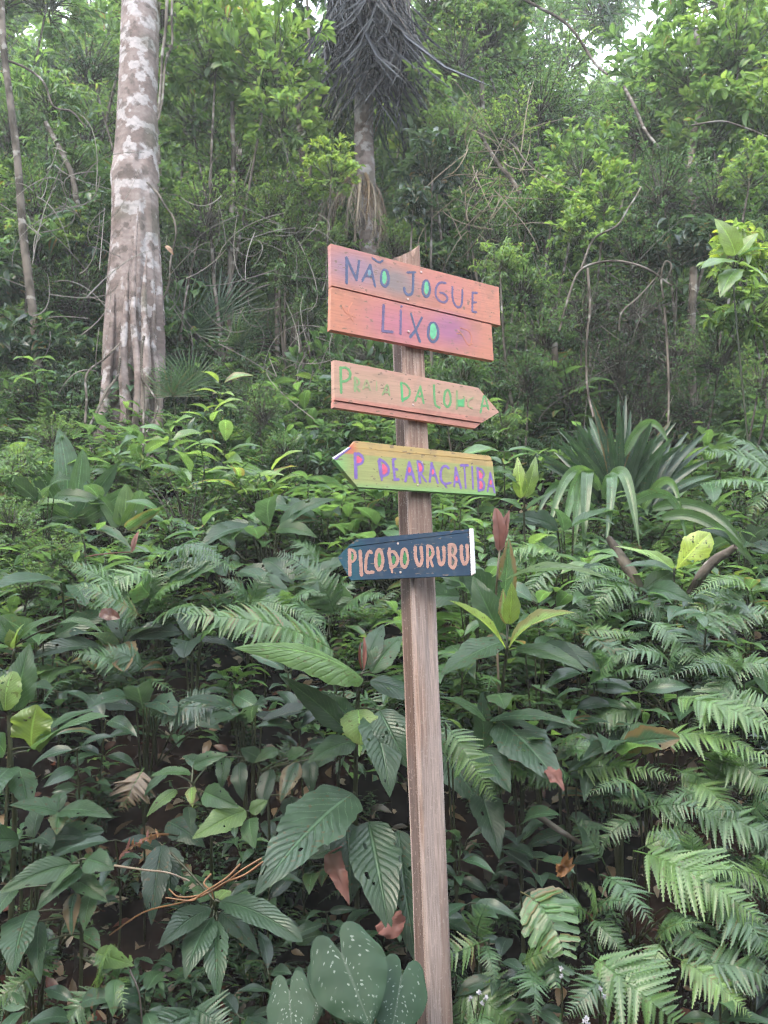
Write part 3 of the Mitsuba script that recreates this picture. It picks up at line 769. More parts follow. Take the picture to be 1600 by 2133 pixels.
LIANA = [
    ('grey woody liana hanging down the right side of the thick pale trunk', [(352, -60, 6.5), (346, 40, 6.5), (338, 110, 6.45), (336, 170, 6.45), (330, 240, 6.45)], 0.016, 'thin_bark'),
    ('second thin grey liana twisting beside the top of the thick pale trunk', [(363, -60, 6.4), (357, 30, 6.4), (358, 90, 6.42), (345, 130, 6.43), (340, 200, 6.43), (330, 250, 6.43)], 0.012, 'thin_bark'),
    ('pale thin vine drooping from the thick trunk past a yellow leaf', [(306, 380, 6.3), (330, 405, 6.2), (345, 430, 6.2), (362, 455, 6.2), (366, 490, 6.2), (356, 540, 6.2), (352, 590, 6.2), (340, 625, 6.25)], 0.010, 'thin_bark'),
    ('thin brown aerial root slanting up to the trunk from the left', [(186, 890, 6.0), (205, 850, 6.05), (222, 815, 6.1), (246, 780, 6.2), (252, 745, 6.3)], 0.012, 'thin_bark'),
    ('forked brown aerial root left of the thick trunk', [(178, 880, 5.9), (180, 830, 5.95), (178, 790, 5.95), (190, 768, 6.0), (222, 745, 6.1), (252, 715, 6.3)], 0.010, 'thin_bark'),
    ('thin pale aerial root right of the trunk foot', [(300, 700, 6.15), (294, 760, 6.1), (298, 800, 6.05), (300, 880, 6.0), (296, 960, 5.9)], 0.011, 'thin_bark'),
    ('kinked pale vine right of the trunk foot', [(296, 790, 6.05), (318, 820, 6.0), (330, 845, 6.0), (318, 880, 6.0), (306, 900, 5.95)], 0.009, 'thin_bark'),
    ('arching green-grey vine above the thin trunk at the left edge', [(12, 125, 6.6), (50, 140, 6.6), (90, 170, 6.6), (112, 220, 6.6), (150, 232, 6.6), (178, 265, 6.6)], 0.012, 'thin_bark'),
    ('long dark branch leaning across the pale foliage top right', [(1080, -10, 7.0), (1180, 50, 7.0), (1240, 130, 7.0), (1265, 155, 6.9)], 0.016, 'thin_bark'),
    ('dark bare branch sloping through the right foliage', [(1300, 180, 7.2), (1330, 240, 7.1), (1345, 270, 7.0), (1375, 310, 6.9)], 0.018, 'thin_bark'),
    ('looping grey vine in the dark hollow on the right', [(1165, 690, 5.6), (1190, 600, 5.6), (1215, 560, 5.6), (1260, 545, 5.6), (1300, 545, 5.55), (1350, 560, 5.5), (1400, 595, 5.5)], 0.010, 'thin_bark'),
    ('curled grey vine hook in the dark hollow on the right', [(1382, 620, 5.5), (1378, 570, 5.5), (1386, 545, 5.5), (1398, 555, 5.5), (1388, 585, 5.5)], 0.008, 'thin_bark'),
    ('long straight pale stem hanging beside the strap-leaved plant', [(1385, 640, 5.4), (1390, 720, 5.4), (1392, 800, 5.4), (1393, 900, 5.4)], 0.010, 'thin_bark'),
    ('bent grey vine dropping from the loop on the right', [(1290, 690, 5.5), (1295, 650, 5.5), (1330, 620, 5.5), (1365, 580, 5.5), (1375, 560, 5.5)], 0.008, 'thin_bark'),
    ('wiry grey vine hanging above the strap-leaved plant', [(1225, 560, 5.6), (1228, 640, 5.6), (1222, 700, 5.6), (1222, 790, 5.6), (1235, 870, 5.5)], 0.011, 'thin_bark'),
    ('pale slender vine sloping in the right foliage', [(1210, 560, 5.7), (1235, 500, 5.7), (1285, 470, 5.7), (1310, 430, 5.7), (1335, 390, 5.8)], 0.009, 'thin_bark'),
    ('horizontal pale twig across the bushes at the right edge', [(1440, 262, 6), (1500, 252, 6), (1540, 262, 6), (1600, 285, 6)], 0.008, 'thin_bark'),
]
for lab, pts, r, bs in LIANA:
    key = numbered('liana')
    tag(key, lab, 'vine')
    sp = spline([P(*q) for q in pts], 10 * len(pts))
    sp += 0.018 * (np.stack([meshkit.fbm(sp * 3 + 9, 2), meshkit.fbm(sp * 3 + 40, 2), meshkit.fbm(sp * 3 + 70, 2)], -1) - 0.5)
    put(key, MB().add(*tube(sp, [r, r * 0.75], 6, GREYBARK)), bs)

SLIM = [  # label, (px, py, depth) from the top down, radii
    ('slim mottled grey tree at the left edge', [(0, -60, 6.6), (8, 100, 6.6), (20, 200, 6.6), (36, 330, 6.6), (48, 480, 6.6), (62, 600, 6.6), (80, 760, 6.6), (84, 860, 6.6)], [0.03, 0.036, 0.042]),
    ('thin leaning grey stem between the left edge and the thick trunk', [(95, 255, 7.2), (130, 320, 7.2), (150, 365, 7.2), (160, 420, 7.2), (175, 520, 7.2), (180, 700, 7.2)], [0.022, 0.03, 0.03]),
    ('thin pale straight stem left of the signboards', [(576, 560, 7.5), (577, 660, 7.5), (578, 760, 7.5), (580, 880, 7.5)], [0.022, 0.025, 0.028]),
    ('brown smooth trunk low behind the feathery plume', [(482, 520, 8.4), (484, 560, 8.4), (486, 600, 8.4), (484, 700, 8.4), (486, 850, 8.4)], [0.055, 0.06, 0.065]),
    ('pale young stem right of the thick trunk foot', [(404, 560, 7.4), (404, 700, 7.4), (402, 790, 7.4), (405, 900, 7.4)], [0.03, 0.036, 0.036]),
    ('grey slender trunk standing behind the dark broad leaves', [(895, 380, 10), (898, 460, 10), (903, 520, 10), (910, 900, 10)], [0.09, 0.1, 0.12]),
    ('mottled trunk piece high behind the bright leaves', [(500, 300, 9), (502, 340, 9), (505, 370, 9), (500, 700, 9)], [0.07, 0.08, 0.09]),
    ('thin reddish trunk behind the salmon board', [(668, 420, 8), (672, 500, 8), (676, 640, 8), (680, 860, 8)], [0.035, 0.04, 0.045]),
    ('dark leaning limb in the foliage right of the palm', [(985, 250, 7.2), (1030, 330, 7.2), (1075, 390, 7.2), (1130, 500, 7.2), (1150, 640, 7.2)], [0.018, 0.024, 0.03]),
    ('straight grey stem far up the slope above the notice board', [(1000, 60, 9.0), (1004, 200, 9.0), (1006, 350, 9.0), (1012, 560, 9.0)], [0.03, 0.035, 0.04]),
    ('forked grey stem in the thicket left of the palm', [(610, 60, 8.0), (616, 170, 8.0), (626, 280, 8.0), (634, 420, 8.0), (640, 700, 8.0)], [0.03, 0.036, 0.04]),
    ('leaning slender stem in the bright foliage at the top', [(470, -40, 7.2), (480, 120, 7.2), (484, 240, 7.2), (486, 360, 7.2), (480, 560, 7.2)], [0.02, 0.024, 0.03]),
    ('dark curving stem under the foliage at the top right', [(1450, 60, 7.4), (1462, 200, 7.3), (1440, 330, 7.2), (1446, 520, 7.0), (1440, 760, 6.6)], [0.028, 0.034, 0.04]),
    ('dark stem in the thicket below the salmon board', [(620, 690, 7), (632, 770, 7), (640, 860, 7)], [0.02, 0.024, 0.026]),
]
for lab, pts, radii in SLIM:
    t = Thing('slender_tree', lab, 'tree')
    q = [P(*x) for x in pts]
    foot = q[-1].copy(); foot[2] = min(foot[2], float(ground(foot[0], foot[1]))) - 0.1
    if np.linalg.norm(foot - q[-1]) > 0.3:
        q.append(foot)
    v, f, uv = trunk_mesh(q, radii, 12, 0.35, len(pts), 0.05)
    t.part('trunk', MB().add(v, f, uv), 'thin_bark' if 'pale bark' not in lab else 'pale_bark')

# the palm whose crown hangs into the top of the picture
palm = Thing('palm_tree', 'mottled grey palm trunk with a skirt of dead fronds behind the salmon board', 'palm tree')
q = [P(764, -40, 7.6), P(762, 120, 7.6), P(758, 250, 7.6), P(762, 380, 7.6), P(772, 520, 7.6), P(778, 700, 7.6)]
q.append(np.array([q[-1][0], q[-1][1], float(ground(q[-1][0], q[-1][1])) - 0.2]))
v, f, uv = trunk_mesh(q, [0.10, 0.105, 0.11, 0.115, 0.12], 24, 0.25, 3, 0.05)
palm.part('trunk', MB().add(v, f, uv), 'pale_bark')


def palm_frond(B, E, sag, N, leaflet, n, tone, hang, rnd, wide=0.05):
    mb = MB()
    m = 26
    sp = bezier(B, (B + E) / 2 + nrm(N) * 2 * sag * np.linalg.norm(E - B), E, m)
    mb.add(*tube(sp, [0.022, 0.006], 5, tone if tone >= 40 else STEM, rnd))
    r = np.random.default_rng(rnd)
    for s in (-1, 1):
        t = np.linspace(0.08, 0.99, n); x = t * (m - 1); i = np.minimum(x.astype(int), m - 2); fr = (x - i)[:, None]
        pos = sp[i] * (1 - fr) + sp[i + 1] * fr; tan = nrm(sp[i + 1] - sp[i]); side = nrm(np.cross(tan, UP))
        d = nrm(side * s * (1 - hang) + tan * 0.35 - UP * hang * 1.6 + r.normal(0, 0.17, (n, 3)))
        mb.add(*scatter(LEAFLET, pos, d, side * s * hang + UP * (1 - hang) + r.normal(0, 0.25, (n, 3)), leaflet * (0.45 + 0.55 * np.sin(np.pi * t ** 0.8)) * r.uniform(0.5, 1.15, n), code(tone), rnd + np.arange(n) % 9, wide=wide / 0.1))
    return mb


LEAFLET = template(4, 'strap', 0.35, 0.25, 0.1, 2)
top = P(768, -30, 7.6)
for k, (dx, dy, dz, ln_, tone) in enumerate(((-0.9, -0.6, 0.1, 1.0, STRAND), (0.55, -1.0, -0.1, 1.05, STRAND), (1.0, -0.3, -0.3, 1.0, STRAND), (0.1, -1.3, -0.2, 1.1, STRAND), (-0.45, -1.1, -0.35, 1.0, STRAND), (0.75, 0.6, 0.2, 1.0, 0.1), (-0.7, 0.8, 0.2, 1.0, 0.1), (0.3, -0.55, -0.75, 0.8, STRAND), (0.65, -0.8, -0.55, 0.95, STRAND))):
    B = top + np.array([0, 0, 0.12]); E_p = B + 0.62 * np.array([dx, dy, dz])
    E_p = B + (E_p - B) * np.array([0.7, 0.9, 1.0]) - UP * 0.3
    palm.part('frond', palm_frond(B, E_p, 0.10, np.array([0, 0, 1.0]), 1.95 * ln_, 40, tone, 0.95, 30 + 11 * k, 0.022))
for k in range(14):                                                   # the dead skirt
    a = -math.pi / 2 - 0.25 + (k - 6.5) * 0.3
    B = P(752 - 4 * k % 9, 372 + 5 * (k % 3), 7.6) + 0.1 * np.array([math.cos(a), math.sin(a), 0])
    E_p = B + np.array([0.26 * math.cos(a) - 0.12, 0.26 * math.sin(a), -0.66 - 0.1 * (k % 3)])
    palm.part('dead_frond', palm_frond(B, E_p, 0.12, np.array([math.cos(a), math.sin(a), 0.4]), 0.30, 30, STRAW if k % 3 else DEAD, 0.6, 90 + 7 * k, 0.022))


def fan_palm(label, px, py, d, leaves, tone):
    t = Thing('fan_palm', label, 'palm')
    c = P(px, py, d)
    g = np.array([c[0], c[1], float(ground(c[0], c[1])) - 0.05])
    for k, (tx, ty, td, R, spread) in enumerate(leaves):
        h = P(tx, ty, td)
        mb = MB()
        mb.add(*tube(bezier(g, (g + h) / 2 + UP * 0.25, h, 10), [0.012, 0.006], 5, STEM, k))
        ax = nrm(h - g + np.array([0, -0.25, 0.05])); N = nrm(CAM_UP + rng.normal(0, 0.25, 3)); N = nrm(N - ax * (N @ ax)); sd = np.cross(N, ax)
        n = 26
        a = np.linspace(-spread, spread, n)
        dirs = ax * np.cos(a)[:, None] + sd * np.sin(a)[:, None] - UP * 0.12
        mb.add(*scatter(LEAFLET, np.repeat(h[None], n, 0), dirs, np.repeat(N[None], n, 0) + rng.normal(0, 0.1, (n, 3)), R * rng.uniform(0.85, 1.05, n), code(tone), k * 9 + np.arange(n) % 6, wide=0.42))
        tag(t.part('leaf', mb), kind='stuff')
    return t


fan_palm('grey-green fan palm with narrow rays right of the thick trunk', 420, 760, 7.2, [(400, 690, 7.1, 0.55, 1.9), (455, 660, 7.2, 0.6, 1.7), (372, 800, 6.6, 0.42, 1.6), (500, 720, 7.1, 0.5, 1.7), (430, 640, 7.4, 0.55, 1.6)], 0.22)
fan_palm('low fan palm tuft below the thick trunk', 375, 800, 6.2, [(360, 825, 6.1, 0.32, 1.5), (395, 800, 6.1, 0.34, 1.5)], 0.35)

# ------------------------------------------------------------------ crowns: a few models, then copies
LEAF_T = {'obovate': template(4, 'obovate', 0.3, 0.18, 0.42), 'ovate': template(4, 'ovate', 0.3, 0.25, 0.46), 'lance': template(4, 'lance', 0.35, 0.35, 0.28), 'small': template(2, 'ovate', 0.3, 0.1, 0.55), 'tiny': template(2, 'lance', 0.2, 0.1, 0.4)}


def crown_model(kind, tone, seed):
    r = np.random.default_rng(seed)
    # kind: number of branch ends, leaves per end, leaf size, leaf template, share of the branch that carries leaves, droop
    nt, per, size, tpl, share, droop = {'obovate': (66, 12, 0.20, 'obovate', 0.32, 0.15), 'broad': (44, 9, 0.30, 'ovate', 0.55, 0.5), 'lance': (64, 12, 0.20, 'lance', 0.55, 0.45),
                                        'small': (100, 22, 0.085, 'small', 0.6, 0.3), 'feather': (46, 64, 0.060, 'tiny', 0.75, 0.35), 'twiggy': (90, 11, 0.08, 'small', 0.7, 0.3)}[kind]
    mb = MB()
    ends = []
    while len(ends) < nt:
        d = nrm(r.normal(0, 1, 3)); q = d * r.uniform(0.25, 1.0) ** 0.6 * [1.0, 1.0, 0.85]
        if meshkit.noise(q[None] * 2.1 + seed * 3.7)[0] > 0.36:
            ends.append(q)
    for k, e in enumerate(ends):
        s = np.array([0, 0, -0.55]) * r.uniform(0.4, 1) + e * [0.12, 0.12, 0.2]
        sp = bezier(s, (s + e) / 2 + np.array([0, 0, 0.18]) * r.uniform(-0.2, 1.4) + r.normal(0, 0.08, 3), e, 9)
        if kind == 'feather':
            sp[:, 2] -= 0.28 * np.linspace(0, 1, 9) ** 2.5
        mb.add(*tube(sp[::2], [0.012, 0.004], 3, TWIG if kind in ('twiggy', 'small') else STEM, k % 50))
        x = (1 - share * r.random(per) ** (1.3 if kind != 'feather' else 1.0)) * 7.999; i = x.astype(int); fr = (x - i)[:, None]
        pos = sp[i] * (1 - fr) + sp[i + 1] * fr; tan = nrm(sp[i + 1] - sp[i])
        out = nrm(r.normal(0, 1, (per, 3)) * [1, 1, 0.45])
        if kind == 'feather':
            sd = nrm(np.cross(tan, UP)); sg = np.where(r.random((per, 1)) > 0.5, 1, -1)
            out = sd * sg + tan * 0.3
        d = nrm(out + tan * (0.9 if kind == 'obovate' else 0.5) - UP * droop + UP * (0.3 if kind == 'obovate' else 0))
        up = UP + r.normal(0, 0.35, (per, 3)) + nrm(e) * 0.35
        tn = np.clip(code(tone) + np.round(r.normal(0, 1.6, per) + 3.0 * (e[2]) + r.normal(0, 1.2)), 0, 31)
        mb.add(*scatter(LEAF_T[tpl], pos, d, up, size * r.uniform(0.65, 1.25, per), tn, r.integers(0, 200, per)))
    return mb


MODELS = {}


def crown_group(kind, tone, seed):
    tone = round(tone * 8) / 8
    key = f'crown_model_{kind}_{int(tone * 8)}_{seed}'
    if key not in scene:
        v, f, uv = crown_model(kind, tone, 17 * seed + len(kind)).out()
        scene[key] = {'type': 'shapegroup', 'foliage': mikit.ply((v, f), 'leaf', smooth=True, uv=uv)}
    return key


def instance(key, group, M):
    scene[key] = {'type': 'instance', 'to_world': M, 'g': {'type': 'ref', 'id': group}}


KINDWORD = {'obovate': 'glossy blunt leaves', 'broad': 'large drooping leaves', 'lance': 'narrow hanging leaves', 'small': 'dense small leaves', 'feather': 'feathery fine leaflets', 'twiggy': 'bare twigs'}
ANCHORS = [('thick pale trunk', 285, 420), ('foot of the thick trunk', 270, 880), ('top left corner', 60, 40), ('left-edge slim tree', 40, 380), ('palm trunk', 765, 300), ('hanging palm fronds', 750, 120), ('notice board', 865, 630), ('salmon arrow board', 870, 820), ('lime arrow board', 870, 975),
           ('navy arrow board', 850, 1155), ('looping grey vine', 1300, 560), ('sky gap', 1270, 60), ('top right corner', 1560, 40), ('bright leaf pair', 1535, 500), ('strap-leaved clump', 1290, 990), ('blunt yellow-green leaf', 1440, 1150), ('upright rosette', 140, 990), ('fan palm', 420, 700),
           ('pink-topped stem', 1040, 1120), ('huge dark leaf', 640, 1760), ('notched yellow leaf', 70, 1510), ('spotted leaves', 720, 2060), ('hanging fern frond', 980, 1590), ('lower right fern', 1440, 1850), ('red-brown dead leaf', 230, 1280), ('orange dead leaf', 1170, 1800)]
TAKEN = set()


def pick_out(what, px, py):
    """A label that tells this one from its look-alikes by the nearest thing one can find."""
    near = sorted(ANCHORS, key=lambda a: (a[1] - px) ** 2 + (a[2] - py) ** 2)
    lab = what
    for a, x, y in near[:6]:
        dx, dy = px - x, py - y
        h, v = ('right of' if dx > 0 else 'left of'), ('below' if dy > 0 else 'above')
        way = h if abs(dx) > 2.2 * abs(dy) else v if abs(dy) > 2.2 * abs(dx) else f"{v} and {h}"
        r = math.hypot(dx, dy)
        lab = f"{what} {'just ' if r < 110 else 'well ' if r > 260 else ''}{way} the {a}"
        if r < 60:
            lab = f'{what} beside the {a}'
        if len(re.findall(r"[A-Za-z0-9']+", lab)) > 16:
            lab = lab.replace(' just ', ' ').replace(' well ', ' ').replace(' and ', ', ')
        if len(re.findall(r"[A-Za-z0-9']+", lab)) <= 16 and lab not in TAKEN:
            TAKEN.add(lab)
            return lab
    return lab


def hue_word(t):
    return 'dark' if t < 0.26 else 'green' if t < 0.5 else 'bright'


def pixel_of(p):
    v = np.asarray(p) - EYE; k = v @ FW
    return 800 + F * (v @ RT) / k, 1066.5 - F * (v @ UPV) / k


def forest(px, py, d, Rpx, kind, tone, squash=1.0):
    c = P(px, py, d); R = Rpx * d / F
    t = Thing('young_tree', pick_out(f'{hue_word(tone)} young tree with {KINDWORD[kind]}', px, py), 'tree', f'young trees with {KINDWORD[kind]}')
    z = float(ground(c[0], c[1] + 0.3))
    if c[2] - 0.5 * R > z + 0.05:
        a = c + np.array([0, 0, -0.25 * R]); g = np.array([c[0] + rng.normal(0, 0.12) * (c[2] - z), c[1] + 0.3, z - 0.1])
        sp = spline([g, (a + g) / 2 + rng.normal(0, 0.08, 3) * [1, 1, 0], a], 9)
        r = 0.007 + 0.0028 * (c[2] - z)
        v, f, uv = tube(sp, [r * 1.2, r * 0.6], 7, GREYBARK, t.rnd)
        put(f'{t.key}__trunk', MB().add(v, f, uv), 'thin_bark')
    M = T().translate(c.tolist()).rotate([0, 0, 1], float(rng.uniform(0, 360))).rotate([1, 0, 0], float(rng.uniform(-18, 18))).scale([float(R), float(R), float(R * squash)])
    instance(f'{t.key}__crown', crown_group(kind, tone, int(rng.integers(0, 2))), M)


def open_sky(px, py):
    """Where the photograph looks out between the crowns."""
    return rng.random() < 0.8 and ((0 < px < 240 and py < 95) or (1040 < px < 1440 and py < 150) or (1040 < px < 1260 and 90 < py < 210) or (540 < px < 680 and py < 60))


# nearer crowns that can be told apart in the photograph: (px, py, depth, radius in pixels, kind, tone)
CROWNS = [
    (560, 130, 7.0, 170, 'obovate', 0.66), (600, 250, 7.0, 120, 'obovate', 0.68), (450, 90, 7.0, 150, 'obovate', 0.6), (690, 350, 6.8, 80, 'obovate', 0.72), (400, 230, 7.4, 120, 'obovate', 0.5),
    (480, 330, 7.6, 150, 'small', 0.45), (560, 420, 7.2, 130, 'small', 0.5), (420, 440, 7.0, 120, 'small', 0.45), (600, 470, 7.0, 110, 'feather', 0.45), (620, 560, 6.8, 110, 'feather', 0.42), (590, 400, 7.0, 90, 'feather', 0.5), (640, 640, 6.8, 90, 'feather', 0.38),
    (390, 560, 7.4, 110, 'small', 0.3), (500, 540, 7.8, 110, 'small', 0.35), (430, 680, 7.8, 110, 'small', 0.2), (560, 690, 7.8, 110, 'small', 0.28), (530, 810, 6.2, 70, 'small', 0.3), (560, 860, 6.0, 60, 'small', 0.35), (640, 800, 7.0, 90, 'twiggy', 0.2),
    (100, 190, 7.6, 130, 'lance', 0.45), (190, 120, 8.5, 110, 'small', 0.3), (30, 260, 7.4, 110, 'small', 0.35), (150, 330, 7.4, 110, 'lance', 0.4), (80, 420, 7.2, 130, 'small', 0.4), (190, 470, 7.2, 100, 'broad', 0.3), (60, 560, 7.0, 120, 'broad', 0.25), (150, 600, 7.0, 110, 'small', 0.3),
    (40, 700, 6.6, 120, 'broad', 0.18), (150, 720, 6.8, 110, 'broad', 0.2), (60, 820, 6.4, 100, 'small', 0.25), (160, 800, 6.5, 90, 'lance', 0.22), (60, 470, 6.8, 60, 'broad', 0.6), (150, 500, 7.0, 60, 'obovate', 0.58),
    (890, 210, 7.4, 90, 'broad', 0.5), (940, 110, 8.5, 130, 'small', 0.55), (1000, 40, 9.0, 130, 'small', 0.5), (900, 330, 6.4, 95, 'broad', 0.02), (860, 420, 6.3, 60, 'broad', 0.04), (950, 270, 7.2, 100, 'small', 0.45), (1000, 380, 7.6, 110, 'twiggy', 0.62), (1050, 270, 8.0, 110, 'small', 0.62), (1020, 480, 6.8, 90, 'twiggy', 0.4),
    (1120, 200, 8.5, 130, 'small', 0.4), (1080, 120, 10.0, 110, 'small', 0.35), (1440, 150, 7.5, 150, 'obovate', 0.55), (1540, 80, 7.2, 150, 'obovate', 0.6), (1580, 220, 7.0, 130, 'broad', 0.58), (1480, 260, 7.2, 120, 'obovate', 0.5), (1330, 250, 7.8, 130, 'small', 0.35),
    (1210, 330, 7.0, 110, 'obovate', 0.5), (1260, 400, 6.4, 90, 'obovate', 0.66), (1150, 420, 6.8, 80, 'obovate', 0.6), (1210, 480, 6.2, 80, 'obovate', 0.6), (1380, 380, 6.8, 130, 'small', 0.3), (1480, 400, 6.6, 120, 'small', 0.42), (1560, 360, 6.2, 80, 'obovate', 0.66),
    (1330, 520, 6.4, 120, 'small', 0.2), (1410, 500, 6.2, 110, 'broad', 0.08), (1540, 530, 5.4, 90, 'broad', 0.7), (1560, 640, 5.4, 100, 'broad', 0.62), (1500, 720, 5.6, 110, 'small', 0.4), (1580, 780, 5.2, 90, 'small', 0.45),
    (1090, 580, 6.0, 100, 'small', 0.5), (1040, 540, 5.8, 70, 'lance', 0.62), (1120, 680, 5.8, 100, 'small', 0.38), (1210, 640, 6.2, 110, 'twiggy', 0.2), (1320, 640, 6.2, 120, 'twiggy', 0.2), (1280, 740, 6.2, 120, 'twiggy', 0.18), (1400, 720, 6.2, 110, 'twiggy', 0.2), (1100, 780, 5.6, 90, 'small', 0.3), (1190, 800, 6.0, 100, 'twiggy', 0.22), (1440, 830, 6.0, 100, 'small', 0.22), (1340, 840, 6.2, 90, 'twiggy', 0.2),
    (1050, 880, 5.4, 60, 'lance', 0.45), (960, 760, 5.6, 80, 'lance', 0.42), (930, 860, 5.4, 60, 'broad', 0.4), (760, 720, 6.6, 90, 'twiggy', 0.25), (720, 880, 6.0, 70, 'small', 0.35),
]
for gy_ in np.arange(430, 900, 85):
    for gx_ in np.arange(-40, 1660, 105):
        px, py = gx_ + rng.uniform(-40, 40), gy_ + rng.uniform(-35, 35)
        d = rng.uniform(6.9, 8.6)
        if P(px, py, d)[2] < ground(P(px, py, d)[0], d) - 0.1:
            d = max(4.9, float(ground_hit(px, py)[1]) - 0.2)
        if abs(px - 275) < 110 and d < 7.1:
            continue
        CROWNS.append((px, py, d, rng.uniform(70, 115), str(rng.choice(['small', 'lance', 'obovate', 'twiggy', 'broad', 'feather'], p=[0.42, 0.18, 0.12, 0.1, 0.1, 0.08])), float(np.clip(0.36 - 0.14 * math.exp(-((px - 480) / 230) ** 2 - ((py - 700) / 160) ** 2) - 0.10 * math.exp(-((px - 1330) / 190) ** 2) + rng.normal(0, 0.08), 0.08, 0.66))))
CROWNS += [(40, 960, 4.6, 80, 'small', 0.56), (110, 900, 5.0, 70, 'small', 0.5), (20, 1080, 4.1, 90, 'small', 0.52), (110, 1140, 4.0, 80, 'small', 0.48), (60, 1210, 3.7, 80, 'small', 0.44), (540, 850, 5.6, 75, 'small', 0.4), (590, 930, 5.2, 60, 'small', 0.36), (20, 1000, 4.4, 70, 'lance', 0.5)]
for c in CROWNS:
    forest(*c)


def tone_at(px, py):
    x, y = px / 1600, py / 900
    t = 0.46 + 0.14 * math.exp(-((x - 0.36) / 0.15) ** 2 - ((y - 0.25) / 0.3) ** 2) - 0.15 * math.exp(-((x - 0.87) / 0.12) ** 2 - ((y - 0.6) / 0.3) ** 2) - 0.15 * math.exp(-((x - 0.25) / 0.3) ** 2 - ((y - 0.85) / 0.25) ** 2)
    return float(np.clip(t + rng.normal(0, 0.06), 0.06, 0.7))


tag('far_forest', 'far mass of rainforest crowns filling the hillside behind', 'forest', kind='stuff')
NF_ = 0
KINDS, SHARE = ['small', 'obovate', 'lance', 'broad', 'twiggy', 'feather'], [0.27, 0.24, 0.16, 0.17, 0.09, 0.07]
for d0, step, Rpx in ((9.5, 150, 150), (14.0, 115, 130), (20.0, 105, 120), (27.0, 100, 110)):
    for gy_ in np.arange(-200, 900 if d0 < 14 else (720 if d0 < 19 else 520), step):
        for gx_ in np.arange(-160, 1780, step):
            px, py, d = gx_ + rng.uniform(-45, 45), gy_ + rng.uniform(-45, 45), d0 * rng.uniform(0.88, 1.14)
            c = P(px, py, d)
            if open_sky(px, py) or (d0 > 12 and rng.random() < (0.62 if py < 90 else 0.3 if py < 210 else 0)) or c[2] < ground(c[0], c[1]) - 0.2:
                continue
            kind = str(rng.choice(KINDS, p=SHARE))
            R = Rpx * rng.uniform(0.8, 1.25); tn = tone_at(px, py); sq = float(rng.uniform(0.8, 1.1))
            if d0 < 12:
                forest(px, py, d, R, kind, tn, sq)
            else:
                NF_ += 1; R = float(R * d / F)
                instance(f'far_forest__{NF_:04d}', crown_group(kind, tn, int(rng.integers(0, 2))), T().translate(c.tolist()).rotate([0, 0, 1], float(rng.uniform(0, 360))).rotate([1, 0, 0], float(rng.uniform(-18, 18))).scale([R, R, R * sq]))

tag('far_undergrowth', 'mass of bushes on the hillside higher up behind', 'undergrowth', kind='stuff')
NU_ = 0

# the forest goes on behind the viewer, round the small clearing of the path: unseen crowns, set tall and dense to block low light
for k in range(170):
    a = math.radians(rng.uniform(118, 422)) if k % 2 else math.radians(rng.uniform(190, 350))
    r = rng.uniform(6.5, 12.0)
    x, y = r * math.cos(a), r * math.sin(a)
    if y > 2.5 and abs(x) < 0.62 * y + 2.6:
        continue
    R = float(rng.uniform(1.2, 2.0)); z = float(ground(x, y)) + rng.uniform(0.4, 7.0)
    NF_ += 1
    instance(f'far_forest__{NF_:04d}', crown_group(str(rng.choice(KINDS, p=SHARE)), 0.4, int(rng.integers(0, 2))), T().translate([x, y, z]).rotate([0, 0, 1], float(rng.uniform(0, 360))).scale(R))


def bush(x, y, R, kind, tone):
    global NU_
    z = float(ground(x, y)); c = np.array([x, y, z + 0.5 * R])
    M = T().translate(c.tolist()).rotate([0, 0, 1], float(rng.uniform(0, 360))).rotate([1, 0, 0], float(rng.uniform(-15, 15))).scale([float(R), float(R), float(R * rng.uniform(0.75, 1.15))])
    if y > 8.2:
        NU_ += 1
        return instance(f'far_undergrowth__{NU_:04d}', crown_group(kind, tone, int(rng.integers(0, 2))), M)
    key = numbered('bush')
    tag(key, pick_out(f'{hue_word(tone)} bush with {KINDWORD[kind]}', *pixel_of(c)), 'bush', f'bushes with {KINDWORD[kind]}')
    instance(key, crown_group(kind, tone, int(rng.integers(0, 2))), M)


for y0, y1, n_, r0, r1 in ((4.6, 6.2, 34, 0.28, 0.5), (6.2, 8.2, 60, 0.4, 0.75), (8.2, 11.0, 70, 0.6, 1.1), (11.0, 15.0, 60, 0.9, 1.5)):
    for k in range(n_):
        y = rng.uniform(y0, y1); half = 0.55 * y + 0.4
        x = -half + 2 * half * ((k + rng.uniform(0.1, 0.9)) / n_ * 7 % 1)
        px = 800 + F * x / y
        if y < 6.9 and 150 < px < 380:                                  # the trunk and its foot stay in view
            continue
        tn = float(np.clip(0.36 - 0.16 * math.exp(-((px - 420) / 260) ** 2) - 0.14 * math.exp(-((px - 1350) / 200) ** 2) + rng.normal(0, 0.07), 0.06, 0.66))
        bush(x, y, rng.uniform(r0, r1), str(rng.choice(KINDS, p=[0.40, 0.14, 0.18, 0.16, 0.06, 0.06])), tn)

# ------------------------------------------------------------------ plants near the viewer, leaf by leaf
def facing(k=0.22, up=0.85, to=0.75):
    return nrm(np.array([0, -to, up]) + rng.normal(0, k, 3))


